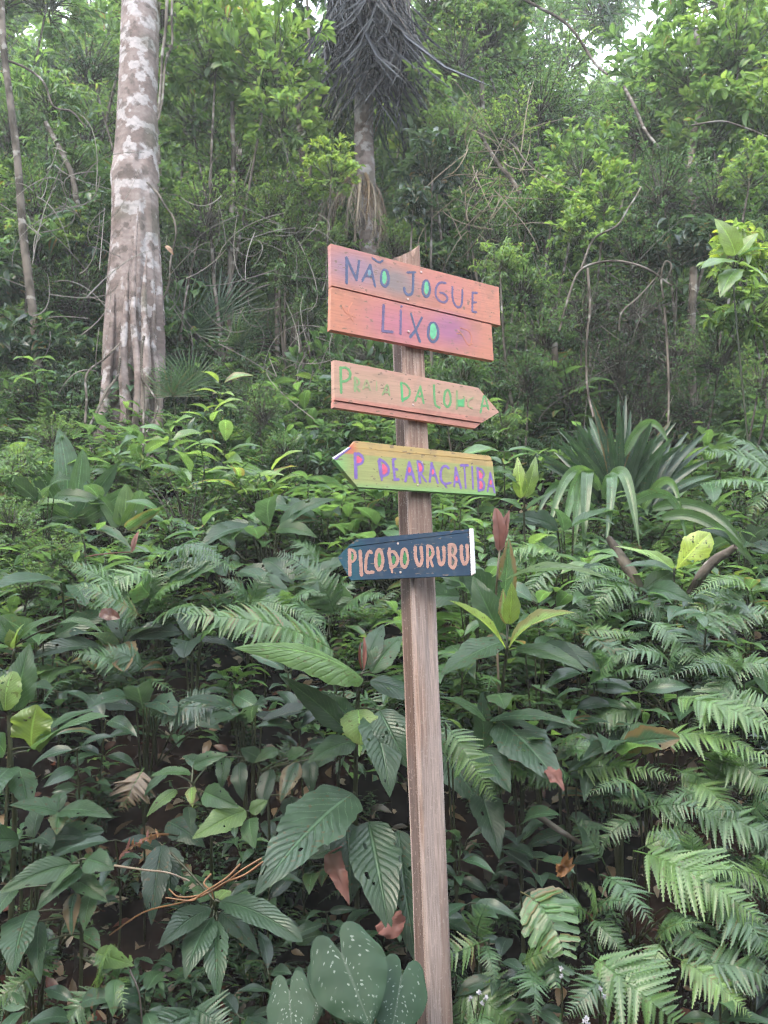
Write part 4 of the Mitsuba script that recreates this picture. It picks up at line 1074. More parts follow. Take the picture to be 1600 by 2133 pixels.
def leaves(t, rows, bsdf='leaf_veined', name='leaf', stem=None, stem_tone=STEM, stem_r=(0.009, 0.005), petiole=True):
    """rows: base pixel, tip pixel, width in pixels, depth of base and tip, tone, then optional keywords."""
    for row in rows:
        bx, by, tx, ty, w, db, dt, tone = row[:8]
        tone = tone * 0.72 if tone < 0.56 else tone
        kw = dict(row[8]) if len(row) > 8 else {}
        lab = kw.pop('label', None)
        B, E_ = P(bx, by, db), P(tx, ty, dt)
        N = kw.pop('N', None)
        N = facing() if N is None else nrm(N)
        kw.setdefault('sag', float(rng.uniform(0.05, 0.12))); kw.setdefault('fold', float(rng.uniform(0.12, 0.38))); kw.setdefault('curl', float(rng.uniform(0.0, 0.25)))
        kw.setdefault('nl', 34); kw.setdefault('nw', 14)
        mb = MB()
        v, f, uv = blade(B, E_, w * (db + dt) / 2 / F, N, tone=tone, rnd=int(rng.integers(0, 200)), **kw)
        mb.add(v, f, uv)
        if stem is not None and petiole:
            S_ = stem[np.argmin(np.linalg.norm(stem - B, axis=1) + np.clip(stem[:, 2] - B[2], 0, 9))]
            if 0.01 < np.linalg.norm(S_ - B) < 0.35:
                mb.add(*tube(bezier(S_, (S_ + B) / 2 + UP * 0.01, B, 6), [0.004, 0.003], 5, STEM if tone < 40 else tone))
        t.part(name, mb, bsdf, label=lab)


def stalk(t, pts, r0, r1, tone=STEM, name='stem'):
    q = [P(*p) for p in pts]
    g = q[0].copy(); gz = float(ground(g[0], g[1]))
    if q[0][2] > gz:
        q = [np.array([g[0], g[1] + 0.02, gz - 0.03])] + q
    sp = spline(q, 8 * len(q))
    t.part(name, MB().add(*tube(sp, [r0, r1], 7, tone)))
    return sp


# the large shrub just left of the post
t = Thing('big_leaf_shrub', 'large dark shrub with huge veined leaves just left of the post', 'shrub')
st = stalk(t, [(742, 1760, 2.95), (741, 1600, 2.9), (746, 1450, 2.85), (752, 1405, 2.84)], 0.010, 0.007)
leaves(t, [
    (757, 1416, 486, 1350, 112, 2.83, 2.5, 0.56, {'N': (-0.1, -0.85, 0.8), 'sag': 0.10, 'fold': 0.1, 'curl': 0.5, 'label': 'long pale leaf arching out to the left'}),
    (735, 1653, 530, 1868, 150, 2.85, 2.5, 0.2, {'N': (-0.35, -1, 0.45), 'sag': 0.08, 'fold': 0.2, 'label': 'huge dark green leaf hanging to the lower left'}),
    (768, 1712, 812, 1945, 118, 2.8, 2.55, 0.3, {'N': (0.05, -1, 0.35), 'sag': 0.06, 'label': 'big ladder-veined leaf hanging straight down, brown at its tip'}),
    (722, 1715, 728, 1885, 92, 2.9, 2.75, 0.22, {'N': (0.3, -1, 0.2), 'label': 'dull leaf with a dried brown edge'}),
    (684, 1778, 728, 1886, 44, 2.72, 2.62, PINK, {'N': (0.3, -1, 0.1), 'wave': 0.25, 'label': 'dried curling brown leaf edge'}),
    (803, 1905, 828, 1952, 62, 2.585, 2.545, PINK, {'N': (0.05, -1, 0.35), 'prof': 'oblong', 'wave': 0.15, 'label': 'dry pinkish brown tip of the ladder-veined leaf'}), (722, 1522, 585, 1408, 62, 2.86, 2.75, 0.22), (746, 1478, 752, 1552, 78, 2.8, 2.72, 0.74, {'N': (0.1, -1, 0.1), 'prof': 'oblong', 'label': 'yellow-green leaf seen from beneath'}),
    (773, 1488, 812, 1662, 98, 2.8, 2.6, 0.36, {'N': (0.4, -1, 0.3)}), (737, 1545, 640, 1590, 62, 2.86, 2.75, 0.3), (775, 1402, 838, 1325, 62, 2.85, 2.95, 0.4, {'N': (-0.2, -1, 0.4)}),
    (762, 1395, 800, 1300, 56, 2.86, 3.0, 0.36, {'N': (-0.3, -1, 0.3)}), (790, 1480, 850, 1600, 84, 2.78, 2.68, 0.33), (830, 1730, 868, 2010, 100, 2.85, 2.62, 0.27, {'N': (-0.2, -1, 0.3)}),
    (735, 1500, 668, 1440, 48, 2.86, 2.9, 0.3), (745, 1770, 640, 1790, 70, 2.95, 2.9, 0.15), (770, 1420, 905, 1480, 70, 2.95, 3.0, 0.3)], stem=st)
t.part('young_leaf', MB().add(*blade(P(757, 1398, 2.84), P(758, 1322, 2.86), 0.026, np.array([0.2, -1, 0]), tone=PINK, prof='lance', fold=0.9)).add(*blade(P(755, 1398, 2.84), P(753, 1332, 2.86), 0.018, np.array([-0.5, -1, 0]), tone=REDBROWN, prof='lance', fold=0.8)), label='furled pinkish brown leaf spike')

# the shrub right of the post
t = Thing('big_leaf_shrub', 'large-leaved shrub with yellow-green top leaves right of the post', 'shrub')
st = stalk(t, [(1042, 1700, 3.1), (1040, 1560, 3.0), (1046, 1440, 2.95), (1056, 1350, 2.9)], 0.010, 0.006)
leaves(t, [
    (1054, 1352, 934, 1250, 54, 2.9, 2.72, 0.86, {'N': (-0.3, -0.7, 0.8), 'fold': 0.5, 'prof': 'lance', 'label': 'yellow-green young leaf reaching up to the left'}),
    (1060, 1352, 1198, 1276, 62, 2.9, 2.72, 0.82, {'N': (0.2, -0.7, 0.8), 'fold': 0.45, 'sag': 0.13, 'prof': 'lance', 'label': 'yellow-green young leaf arching up to the right'}),
    (1060, 1300, 1066, 1212, 44, 2.92, 2.9, 0.88, {'N': (0.2, -1, 0.1), 'fold': 0.4, 'label': 'small upright yellow-green leaf'}), (1056, 1300, 1048, 1226, 28, 2.92, 2.95, 0.75, {'N': (-0.6, -1, 0.1)}),
    (1078, 1348, 1222, 1398, 74, 2.9, 2.7, 0.36, {'N': (0.1, -0.6, 0.9), 'label': 'broad blue-green leaf held out to the right'}), (1050, 1335, 915, 1410, 84, 2.98, 2.85, 0.36, {'N': (-0.2, -0.6, 0.9)}),
    (1040, 1320, 985, 1200, 70, 3.05, 3.1, 0.4, {'N': (-0.3, -1, 0.4)}), (1035, 1445, 1052, 1478, 62, 2.9, 2.8, 0.5, {'N': (0, -0.9, 0.6), 'prof': 'ovate'}),
    (1012, 1500, 920, 1452, 44, 2.95, 2.85, 0.44), (1018, 1502, 1212, 1518, 60, 2.95, 2.75, 0.40, {'N': (0, -0.35, 1)}), (1040, 1500, 1172, 1642, 120, 2.95, 2.68, 0.25, {'N': (0.25, -1, 0.5), 'label': 'broad ribbed dark leaf with a dry pinkish tip'}),
    (1136, 1600, 1176, 1648, 34, 2.735, 2.665, PINK, {'N': (0.25, -1, 0.5), 'wave': 0.2, 'label': 'dry pinkish leaf tip'}), (1005, 1562, 1064, 1652, 78, 2.92, 2.75, 0.33, {'N': (0, -1, 0.4)}),
    (1008, 1560, 1004, 1440, 46, 2.98, 2.98, 0.26, {'N': (-0.1, -1, 0.2)}), (925, 1570, 1002, 1680, 96, 3.0, 2.9, 0.36, {'N': (0.2, -1, 0.4)}), (1000, 1640, 1040, 1790, 74, 2.95, 2.78, 0.28, {'N': (0.1, -1, 0.3), 'label': 'long grey-green leaf hanging straight down'}),
    (1040, 1560, 1150, 1560, 60, 3.0, 2.95, 0.3), (1030, 1560, 950, 1530, 60, 3.05, 3.0, 0.25)], stem=st)
t = Thing('young_shrub', 'slim young stem topped with two pinkish brown leaves right of the navy board', 'shrub')
st = stalk(t, [(1034, 1300, 3.3), (1036, 1200, 3.2), (1041, 1145, 3.2)], 0.006, 0.0035, STRAW)
leaves(t, [(1040, 1148, 1032, 1058, 34, 3.2, 3.2, PINK, {'N': (0.2, -1, 0), 'fold': 0.5, 'prof': 'oblong'}), (1044, 1140, 1062, 1062, 30, 3.2, 3.22, PINK, {'N': (-0.4, -1, 0), 'fold': 0.6})])
leaves(t, [(1046, 1212, 1272, 1208, 58, 3.2, 2.95, 0.62, {'N': (0, -0.5, 1), 'sag': 0.12, 'prof': 'lance', 'label': 'long arching olive-green leaf'}), (1030, 1260, 960, 1180, 90, 3.3, 3.2, 0.36, {'N': (-0.3, -1, 0.5)}), (1048, 1260, 1060, 1120, 50, 3.4, 3.4, 0.55)], stem=st)

# left edge
t = Thing('big_leaf_shrub', 'broad-leaved shrub with a notched yellow leaf at the left edge', 'shrub')
st = stalk(t, [(30, 1720, 2.75), (24, 1600, 2.7), (18, 1490, 2.7)], 0.010, 0.007)
leaves(t, [
    (30, 1482, 62, 1340, 76, 2.7, 2.75, 0.40, {'N': (0.3, -1, 0.2), 'label': 'tall pale upright leaf'}), (12, 1480, 28, 1398, 74, 2.68, 2.7, 0.7, {'N': (-0.2, -1, 0.2), 'prof': 'oblong'}), (18, 1480, -30, 1380, 70, 2.7, 2.7, 0.45),
    (66, 1558, 78, 1468, 84, 2.66, 2.62, 0.84, {'N': (0, -1, 0.25), 'prof': 'oblong', 'wave': 0.16, 'fold': 0.1, 'label': 'notched yellow leaf'}), (78, 1560, 228, 1492, 88, 2.66, 2.45, 0.40, {'N': (0.1, -0.5, 1), 'label': 'broad blue-green leaf reaching right'}),
    (60, 1565, 200, 1478, 60, 2.72, 2.6, 0.42, {'N': (0, -0.6, 1)}), (20, 1600, -40, 1700, 100, 2.65, 2.5, 0.3), (40, 1600, 60, 1690, 60, 2.68, 2.6, 0.35), (10, 1570, -50, 1520, 60, 2.7, 2.6, 0.4),
    (122, 1692, 18, 1678, 50, 2.6, 2.55, 0.42, {'N': (0, -0.6, 0.9)}), (124, 1692, 234, 1704, 56, 2.6, 2.5, 0.43, {'N': (0, -0.6, 0.9)}), (122, 1690, 128, 1650, 40, 2.6, 2.7, 0.4), (124, 1692, 118, 1740, 44, 2.6, 2.52, 0.36)], stem=st)
t = Thing('young_shrub', 'arching yellow-tipped shrub at the left edge above the broad leaves', 'shrub')
st = stalk(t, [(25, 1420, 3.1), (28, 1370, 3.0), (30, 1345, 3.0)], 0.007, 0.005)
leaves(t, [(32, 1345, 130, 1282, 34, 3.0, 2.9, 0.5, {'sag': 0.1}), (28, 1345, -10, 1275, 40, 3.0, 3.0, 0.55), (32, 1350, 50, 1300, 40, 3.0, 2.95, 0.66), (30, 1350, 20, 1310, 30, 3.0, 2.98, 0.78, {'prof': 'lance'}), (120, 1300, 215, 1320, 36, 2.95, 2.9, 0.4, {'sag': 0.15})], stem=st)

t = Thing('low_shrub', 'bright green low shrub with toothed leaves left of the huge dark leaf', 'shrub')
st = stalk(t, [(440, 1740, 2.85), (425, 1680, 2.75), (400, 1630, 2.72)], 0.006, 0.004)
leaves(t, [(368, 1645, 305, 1702, 36, 2.72, 2.65, 0.6), (398, 1612, 312, 1618, 38, 2.74, 2.68, 0.5), (402, 1595, 475, 1572, 42, 2.75, 2.72, 0.42), (425, 1650, 498, 1682, 54, 2.7, 2.6, 0.52), (512, 1688, 400, 1748, 66, 2.66, 2.55, 0.62, {'N': (0, -0.9, 0.7), 'label': 'bright toothed leaf'}),
           (520, 1690, 558, 1668, 36, 2.66, 2.66, 0.58), (520, 1705, 532, 1768, 48, 2.66, 2.58, 0.45), (400, 1640, 402, 1682, 26, 2.7, 2.65, 0.7), (350, 1610, 300, 1660, 30, 2.8, 2.75, 0.45), (392, 1680, 398, 1730, 30, 2.72, 2.66, 0.3), (430, 1600, 380, 1575, 40, 2.8, 2.8, 0.4), (500, 1685, 440, 1690, 30, 2.7, 2.66, 0.56)], stem=st)
t = Thing('low_shrub', 'dark shrub of small hanging leaves behind the bright toothed one', 'shrub')
st = stalk(t, [(560, 1700, 3.0), (548, 1620, 2.95), (530, 1580, 2.95)], 0.006, 0.004)
leaves(t, [(500, 1588, 506, 1668, 40, 2.92, 2.85, 0.24), (470, 1578, 462, 1645, 36, 2.94, 2.88, 0.26), (620, 1588, 584, 1672, 46, 2.9, 2.82, 0.24), (565, 1602, 545, 1700, 44, 2.9, 2.82, 0.22), (645, 1582, 650, 1655, 40, 2.9, 2.85, 0.28), (580, 1560, 530, 1590, 36, 2.95, 2.9, 0.42), (600, 1580, 640, 1562, 40, 2.95, 2.95, 0.4),
           (700, 1555, 660, 1600, 56, 2.92, 2.88, 0.32), (350, 1712, 428, 1766, 60, 2.8, 2.72, 0.14), (540, 1580, 500, 1560, 40, 2.95, 2.95, 0.35), (610, 1660, 600, 1720, 46, 2.95, 2.9, 0.16)], stem=st)
t = Thing('whorled_plant', 'low plant with a whorl of long drooping leaves left of the spotted ones', 'plant')
st = stalk(t, [(452, 1950, 2.62), (448, 1890, 2.55), (446, 1875, 2.54)], 0.007, 0.006)
leaves(t, [(458, 1880, 630, 1962, 58, 2.54, 2.36, 0.24, {'N': (0.1, -0.7, 0.8), 'prof': 'oblong'}), (440, 1892, 328, 1978, 58, 2.54, 2.38, 0.28, {'prof': 'lance'}), (444, 1910, 385, 2042, 62, 2.53, 2.36, 0.3, {'prof': 'lance'}), (452, 1918, 455, 2085, 54, 2.53, 2.36, 0.34, {'prof': 'lance'}),
           (455, 1875, 480, 1855, 40, 2.55, 2.6, 0.6), (440, 1870, 400, 1850, 44, 2.58, 2.6, 0.5), (460, 1900, 540, 1990, 50, 2.6, 2.5, 0.2), (338, 1760, 316, 1928, 66, 2.62, 2.5, 0.10, {'N': (0, -1, 0.3)}), (345, 1765, 355, 1870, 66, 2.66, 2.58, 0.2)], stem=st)
t = Thing('low_shrub', 'pale green leafy shoots low at the left edge', 'shrub')
st = stalk(t, [(170, 1960, 2.5), (165, 1850, 2.45), (160, 1790, 2.45)], 0.007, 0.004)
leaves(t, [(150, 1800, -5, 1862, 62, 2.45, 2.32, 0.44), (180, 1790, 238, 1812, 58, 2.45, 2.38, 0.45), (165, 1800, 105, 1862, 50, 2.44, 2.35, 0.46), (170, 1810, 75, 1900, 56, 2.44, 2.34, 0.42), (60, 1900, 28, 2034, 84, 2.45, 2.3, 0.32, {'N': (0, -1, 0.3)}), (82, 1920, 84, 2050, 44, 2.45, 2.33, 0.34), (150, 1830, 225, 1880, 50, 2.46, 2.4, 0.5),
           (100, 1960, 10, 1990, 60, 2.45, 2.36, 0.35), (155, 1860, 150, 1950, 40, 2.46, 2.38, 0.36), (190, 1860, 175, 1940, 40, 2.47, 2.4, 0.4), (265, 2010, 278, 2002, 30, 2.4, 2.36, 0.6), (200, 1985, 280, 2012, 44, 2.42, 2.34, 0.58), (240, 2040, 235, 2118, 40, 2.36, 2.3, 0.52), (30, 1850, -20, 1930, 60, 2.45, 2.35, 0.38)], stem=st)

# spotted leaves at the foot of the picture
def heart(B, E_, width, N, rnd, lobes=0.22):
    """A heart or arrow-shaped blade: B is where the stalk joins, between two lobes that reach back past it."""
    ch = E_ - B; L = np.linalg.norm(ch); ax = ch / L
    N = nrm(N - ax * (N @ ax)); sd = np.cross(ax, N)
    nt, nw = 20, 12
    v, uv = [], []
    for a in np.linspace(0, 1, nt + 1):
        h = 0.5 * width * (np.sin(np.pi * (0.22 + 0.78 * a) ** 0.80) ** 0.8)
        for s in np.linspace(-1, 1, nw + 1):
            k = abs(s)
            x = a * L - lobes * L * (1 - a) ** 2.2 * math.sin(math.pi * min(k, 1.0) ** 0.9) ** 0.55
            drop = -0.06 * L * a ** 2 + 0.05 * width * k - 0.07 * width * k ** 2.5 + 0.012 * width * math.sin(a * 22 + s * 3) * k
            v.append(B + ax * x + sd * s * h + N * (drop + 0.05 * L)); uv.append((rnd + 0.5 + 0.48 * s, 0.02 + 0.96 * a))
    i, j = np.meshgrid(np.arange(nt), np.arange(nw), indexing='ij'); mm = nw + 1
    q = np.stack([i * mm + j, i * mm + j + 1, (i + 1) * mm + j + 1, (i + 1) * mm + j], -1).reshape(-1, 4)
    return np.array(v), np.vstack([q[:, [0, 1, 2]], q[:, [0, 2, 3]]]), np.array(uv)


SPOTTED = [(712, 1988, 772, 2140, 150, 2.30, (0.1, -1, 0.35), 0.36), (604, 2066, 612, 2200, 92, 2.28, (-0.1, -1, 0.35), 0.30), (836, 2034, 812, 2170, 112, 2.36, (0.15, -1, 0.35), 0.30), (640, 2040, 655, 2140, 70, 2.5, (0, -1, 0.35), 0.3)]
t = Thing('spotted_plant', 'dark arrow-shaped leaves splashed with white spots at the foot of the post', 'plant')
g = P(760, 2260, 2.5)
for k, (bx, by, tx, ty, w, d, N, lobe) in enumerate(SPOTTED):
    B, E_ = P(bx, by, d), P(tx, ty, d - 0.1)
    mb = MB().add(*heart(B, E_, w * d / F, np.array(N, float), 10 * k + 3, lobe))
    st_ = bezier(g, (g + B) / 2 + np.array([0, 0.12, 0.1]), B - np.array(N) * 0.001, 10)
    t.part('leaf', mb, 'leaf_spotted')
    t.part('stalk', MB().add(*tube(st_, [0.006, 0.004], 6, 0.3)))

# ------------------------------------------------------------------ ferns
def fern(label, rows, name='fern', pinna=PINNA_FINE, group=None, foot=None):
    t = Thing(name, label, 'fern', group)
    for row in rows:
        bx, by, tx, ty, w, db, dt, tone = row[:8]
        tone = tone - 0.09 if 0.2 < tone < 0.6 else 0.86 * tone if tone <= 1 else tone
        kw = dict(row[8]) if len(row) > 8 else {}
        N = kw.pop('N', None)
        N = facing(0.15) if N is None else nrm(N)
        pin = kw.pop('pinna', pinna)
        B, E_ = P(bx, by, db), P(tx, ty, dt)
        mb = frond(B, E_, w * (db + dt) / 2 / F, N, tone=tone, rnd=int(rng.integers(0, 190)), pinna=pin, **kw)
        if foot is not None:
            f0 = P(*foot); f0[2] = float(ground(f0[0], f0[1]))
            mb.add(*tube(bezier(f0, (f0 + B) / 2 + UP * 0.05, B, 8), [0.004, 0.003], 5, STEM))
        t.part('frond', mb)
    return t


fern('spreading fern of long pale-tipped fronds at the lower right', [
    (1320, 1772, 1590, 1922, 200, 2.75, 2.45, 0.60, {'N': (-0.15, -0.9, 0.75), 'n': 22, 'sag': 0.12, 'sweep': 0.55}), (1250, 1822, 1362, 1930, 120, 2.7, 2.5, 0.46, {'n': 14}), (1390, 1890, 1495, 2040, 150, 2.65, 2.42, 0.46, {'n': 18}),
    (1330, 1770, 1455, 1720, 80, 2.8, 2.75, 0.62, {'n': 16}), (1260, 1800, 1190, 1700, 80, 2.85, 2.9, 0.4, {'n': 14}), (1460, 1870, 1610, 2010, 160, 2.6, 2.4, 0.4, {'n': 20})], foot=(1310, 1800, 2.95))
fern('bright fern along the right edge above the lower fern', [
    (1380, 1455, 1660, 1560, 150, 3.05, 2.8, 0.62, {'n': 24}), (1330, 1550, 1640, 1612, 140, 3.0, 2.75, 0.66, {'n': 24}), (1175, 1612, 1420, 1625, 100, 3.0, 2.8, 0.68, {'n': 22}), (1400, 1600, 1530, 1722, 130, 2.95, 2.75, 0.60, {'n': 18}),
    (1430, 1690, 1640, 1770, 150, 2.85, 2.65, 0.52, {'n': 22}), (1470, 1490, 1640, 1480, 130, 3.0, 2.9, 0.60, {'n': 20}), (1360, 1480, 1200, 1540, 110, 3.1, 3.1, 0.52, {'n': 20}), (1480, 1560, 1620, 1660, 130, 2.9, 2.75, 0.60, {'n': 18}), (1260, 1660, 1420, 1690, 90, 3.0, 2.85, 0.4, {'n': 18})], foot=(1360, 1560, 3.25))
fern('wide feathery fern at the bottom right corner', [
    (1225, 1985, 1430, 2150, 210, 2.5, 2.3, 0.58, {'N': (-0.3, -0.9, 0.7), 'n': 18, 'sweep': 0.5}), (1400, 1990, 1565, 2118, 130, 2.5, 2.35, 0.72, {'n': 20}), (1290, 2010, 1180, 2120, 130, 2.5, 2.35, 0.42, {'n': 18}), (1430, 2010, 1640, 2060, 130, 2.5, 2.4, 0.4, {'n': 20})], foot=(1330, 2040, 2.62))
fern('fern frond with broad blunt leaflets right of the post foot', [(1085, 1858, 1175, 1990, 150, 2.6, 2.42, 0.52, {'n': 8, 'N': (0, -1, 0.6), 'sweep': 0.35, 'tip': 0.3}), (1150, 1990, 1160, 2060, 90, 2.5, 2.42, 0.4, {'n': 6})], pinna=PINNA_BROAD, foot=(1090, 1880, 2.8))
fern('yellowish hanging fern frond beside the post', [(928, 1505, 1034, 1672, 110, 2.72, 2.58, 0.62, {'n': 17, 'N': (-0.2, -1, 0.5)}), (940, 1510, 900, 1600, 80, 2.8, 2.75, 0.4, {'n': 14})], foot=(940, 1560, 3.0))
fern('bright fern at the foot of the post on its right', [(950, 2030, 1085, 2150, 150, 2.6, 2.5, 0.56, {'n': 20}), (970, 2060, 960, 2160, 90, 2.58, 2.52, 0.45, {'n': 16}), (1000, 2110, 1010, 2170, 70, 2.4, 2.3, 0.5, {'n': 14})], foot=(945, 2070, 2.6))
fern('small brownish drooping fern in the shade at the left', [(300, 1600, 252, 1692, 110, 2.85, 2.75, DEAD, {'n': 14, 'N': (0, -1, 0.4)})], foot=(310, 1620, 3.0))
fern('dark fern at the bottom edge left of the spotted leaves', [(405, 2100, 320, 2150, 110, 2.4, 2.3, 0.26, {'n': 18}), (400, 2100, 480, 2150, 120, 2.4, 2.3, 0.28, {'n': 18}), (400, 2100, 405, 2190, 100, 2.4, 2.28, 0.24, {'n': 18})], foot=(400, 2120, 2.55))
fern('large ribbed fern frond arching left over the big-leaf shrub', [(720, 1375, 384, 1282, 190, 3.0, 2.6, 0.56, {'N': (-0.1, -0.85, 0.8), 'n': 34, 'sag': 0.12, 'tip': 0.25}), (700, 1380, 560, 1300, 120, 3.2, 3.1, 0.4, {'n': 28})], foot=(700, 1400, 3.3))
fern('pale spreading fern at the right edge below the grassy blades', [
    (1430, 1330, 1640, 1290, 120, 3.4, 3.2, 0.46, {'n': 24}), (1440, 1400, 1660, 1400, 120, 3.3, 3.1, 0.5, {'n': 24}), (1400, 1260, 1560, 1230, 110, 3.6, 3.5, 0.4, {'n': 22}), (1340, 1290, 1470, 1420, 110, 3.4, 3.2, 0.5, {'n': 20}), (1300, 1250, 1400, 1310, 90, 3.6, 3.5, 0.36, {'n': 18})], foot=(1390, 1330, 3.7), pinna=PINNA_MID)
fern('light green fern fronds at the right edge beside the grassy blades', [
    (1640, 1010, 1455, 940, 130, 4.3, 4.2, 0.52, {'n': 24}), (1640, 1000, 1500, 900, 110, 4.5, 4.5, 0.45, {'n': 22}), (1640, 1030, 1450, 1010, 120, 4.2, 4.1, 0.5, {'n': 22}), (1640, 960, 1640, 1100, 120, 4.2, 4.0, 0.55, {'n': 20}), (1660, 990, 1560, 1080, 120, 4.2, 4.0, 0.52, {'n': 20})], foot=(1650, 1060, 4.6), pinna=PINNA_MID)
fern('fern fronds left of the navy board', [(690, 1290, 570, 1150, 120, 3.9, 3.8, 0.42, {'n': 24}), (700, 1290, 640, 1180, 110, 3.8, 3.75, 0.45, {'n': 24}), (700, 1290, 800, 1240, 110, 3.8, 3.6, 0.45, {'n': 24}), (690, 1300, 540, 1240, 110, 3.8, 3.6, 0.38, {'n': 24}), (690, 1290, 740, 1210, 90, 3.9, 3.9, 0.42, {'n': 20}), (670, 1180, 600, 1120, 80, 4.3, 4.3, 0.5, {'n': 20})], foot=(690, 1310, 4.0), pinna=PINNA_MID)
fern('yellow-green fern patch left of the red-brown dead leaf', [(280, 1290, 130, 1170, 110, 3.6, 3.4, 0.55, {'n': 26}), (300, 1290, 150, 1215, 110, 3.5, 3.3, 0.5, {'n': 26}), (300, 1290, 390, 1210, 120, 3.6, 3.5, 0.5, {'n': 24}), (310, 1290, 330, 1180, 120, 3.7, 3.7, 0.5, {'n': 24}), (290, 1300, 180, 1260, 100, 3.5, 3.3, 0.42, {'n': 24}), (320, 1300, 420, 1270, 110, 3.5, 3.3, 0.42, {'n': 22})], foot=(300, 1310, 3.9), pinna=PINNA_MID)
fern('pale low fern fronds left of the big-leaf shrub', [(280, 1390, 150, 1360, 90, 3.3, 3.15, 0.45, {'n': 24}), (300, 1400, 220, 1350, 80, 3.3, 3.2, 0.42, {'n': 22}), (320, 1490, 520, 1500, 110, 3.1, 2.95, 0.2, {'n': 26}), (420, 1520, 310, 1480, 100, 3.1, 3.0, 0.18, {'n': 24}), (380, 1500, 440, 1440, 90, 3.2, 3.2, 0.22, {'n': 22})], foot=(330, 1500, 3.4), pinna=PINNA_MID)
fern('dim ferns in the shade at the right edge', [(1480, 1850, 1640, 1820, 120, 2.8, 2.7, 0.3, {'n': 22}), (1500, 1930, 1660, 1960, 120, 2.7, 2.55, 0.26, {'n': 22}), (1560, 1700, 1680, 1850, 130, 2.8, 2.6, 0.34, {'n': 22})], foot=(1540, 1900, 2.95), pinna=PINNA_MID)

fr_ = np.random.default_rng(321)
for px, py in ((1200, 1320), (1330, 1230), (1450, 1300), (1560, 1240), (1250, 1420), (1400, 1400), (1540, 1400), (1160, 1560), (1480, 1640), (1580, 1720), (1190, 1640), (1340, 1690), (1240, 1900), (1560, 1980), (1100, 2010), (1450, 1800), (1590, 1840), (1380, 1960), (1010, 1960), (1180, 1180), (1080, 1620), (330, 1180), (600, 1280), (80, 2030), (230, 2060), (520, 1260)):
    d = float(np.interp(py, [1180, 1400, 1600, 1800, 2000, 2100], [3.7, 3.2, 2.95, 2.72, 2.52, 2.42]))
    rows = []
    for k in range(int(fr_.integers(3, 6))):
        a = fr_.uniform(-2.6, 2.6) - math.pi / 2 if py < 1700 else fr_.uniform(-1.9, 1.9) + fr_.choice([0, math.pi])
        L = fr_.uniform(90, 190)
        rows.append((px + fr_.uniform(-15, 15), py + fr_.uniform(-10, 10), px + L * math.cos(a), py + L * (0.6 * math.sin(a) + 0.15), L * fr_.uniform(0.42, 0.6), d, d - fr_.uniform(0.02, 0.22), fr_.uniform(0.36, 0.68), {'n': int(fr_.integers(17, 24)), 'sag': float(fr_.uniform(0.1, 0.22)), 'peak': float(fr_.uniform(0.15, 0.35))}))
    fern(pick_out('small arching fern', px, py), rows, pinna=PINNA_MID, group='small arching ferns on the bank', foot=(px, py + 60, d + 0.15))

# ------------------------------------------------------------------ strap-leaved plants
def straps(label, rows, name='strap_leaved_plant', tone_default=0.2, cat='plant'):
    t = Thing(name, label, cat)
    for row in rows:
        bx, by, mx, my, tx, ty, w, d, tone = row[:9]
        dt = row[9] if len(row) > 9 else d
        B, M_, E_ = P(bx, by, d), P(mx, my, (d + dt) / 2), P(tx, ty, dt)
        n = 18
        sp = bezier(B, 2 * M_ - (B + E_) / 2, E_, n + 1)
        ts = np.linspace(0, 1, n + 1); tan = nrm(np.gradient(sp, axis=0))
        sd = nrm(np.cross(tan, nrm(EYE - sp[n // 2]) + rng.normal(0, 0.25, 3))); nor = np.cross(sd, tan)
        h = 0.5 * w * d / F * PROFILE['strap'](np.clip(ts, 0.001, 0.999)); h[-1] = 0.001
        s = np.array([-1, -0.5, 0, 0.5, 1])
        v = sp[:, None] + sd[:, None] * (h[:, None] * s)[..., None] + nor[:, None] * (h[:, None] * (0.35 * np.abs(s)))[..., None]
        i, j = np.meshgrid(np.arange(n), np.arange(4), indexing='ij')
        q = np.stack([i * 5 + j, i * 5 + j + 1, (i + 1) * 5 + j + 1, (i + 1) * 5 + j], -1).reshape(-1, 4)
        uv = np.stack(np.broadcast_arrays(int(rng.integers(0, 200)) + 0.5 + 0.48 * s[None], code(max(0.0, min(1.0, tone))) + 0.02 + 0.5 * ts[:, None] * 0), -1)
        t.part('leaf', MB().add(v.reshape(-1, 3), np.vstack([q[:, [0, 1, 2]], q[:, [0, 2, 3]]]), uv.reshape(-1, 2)))


def fan(cx, cy, d, n, spread, length, w, tone, lean=0.0, droop=0.25):
    rows = []
    for k in range(n):
        a = -spread + 2 * spread * (k + 0.5) / n + rng.normal(0, 0.06) + lean
        L = length * rng.uniform(0.7, 1.08)
        tx, ty = cx + math.sin(a) * L, cy - math.cos(a) * L
        dd = rng.uniform(-0.25, 0.2)
        dr_ = droop * abs(math.sin(a)) * L
        rows.append((cx + rng.uniform(-12, 12), cy, (cx + tx) / 2 + math.sin(a) * 0.02 * L, (cy + ty) / 2 - 0.06 * L, tx, ty + dr_, w * rng.uniform(0.8, 1.2), d, tone + rng.normal(0, 0.03), d + dd))
    return rows


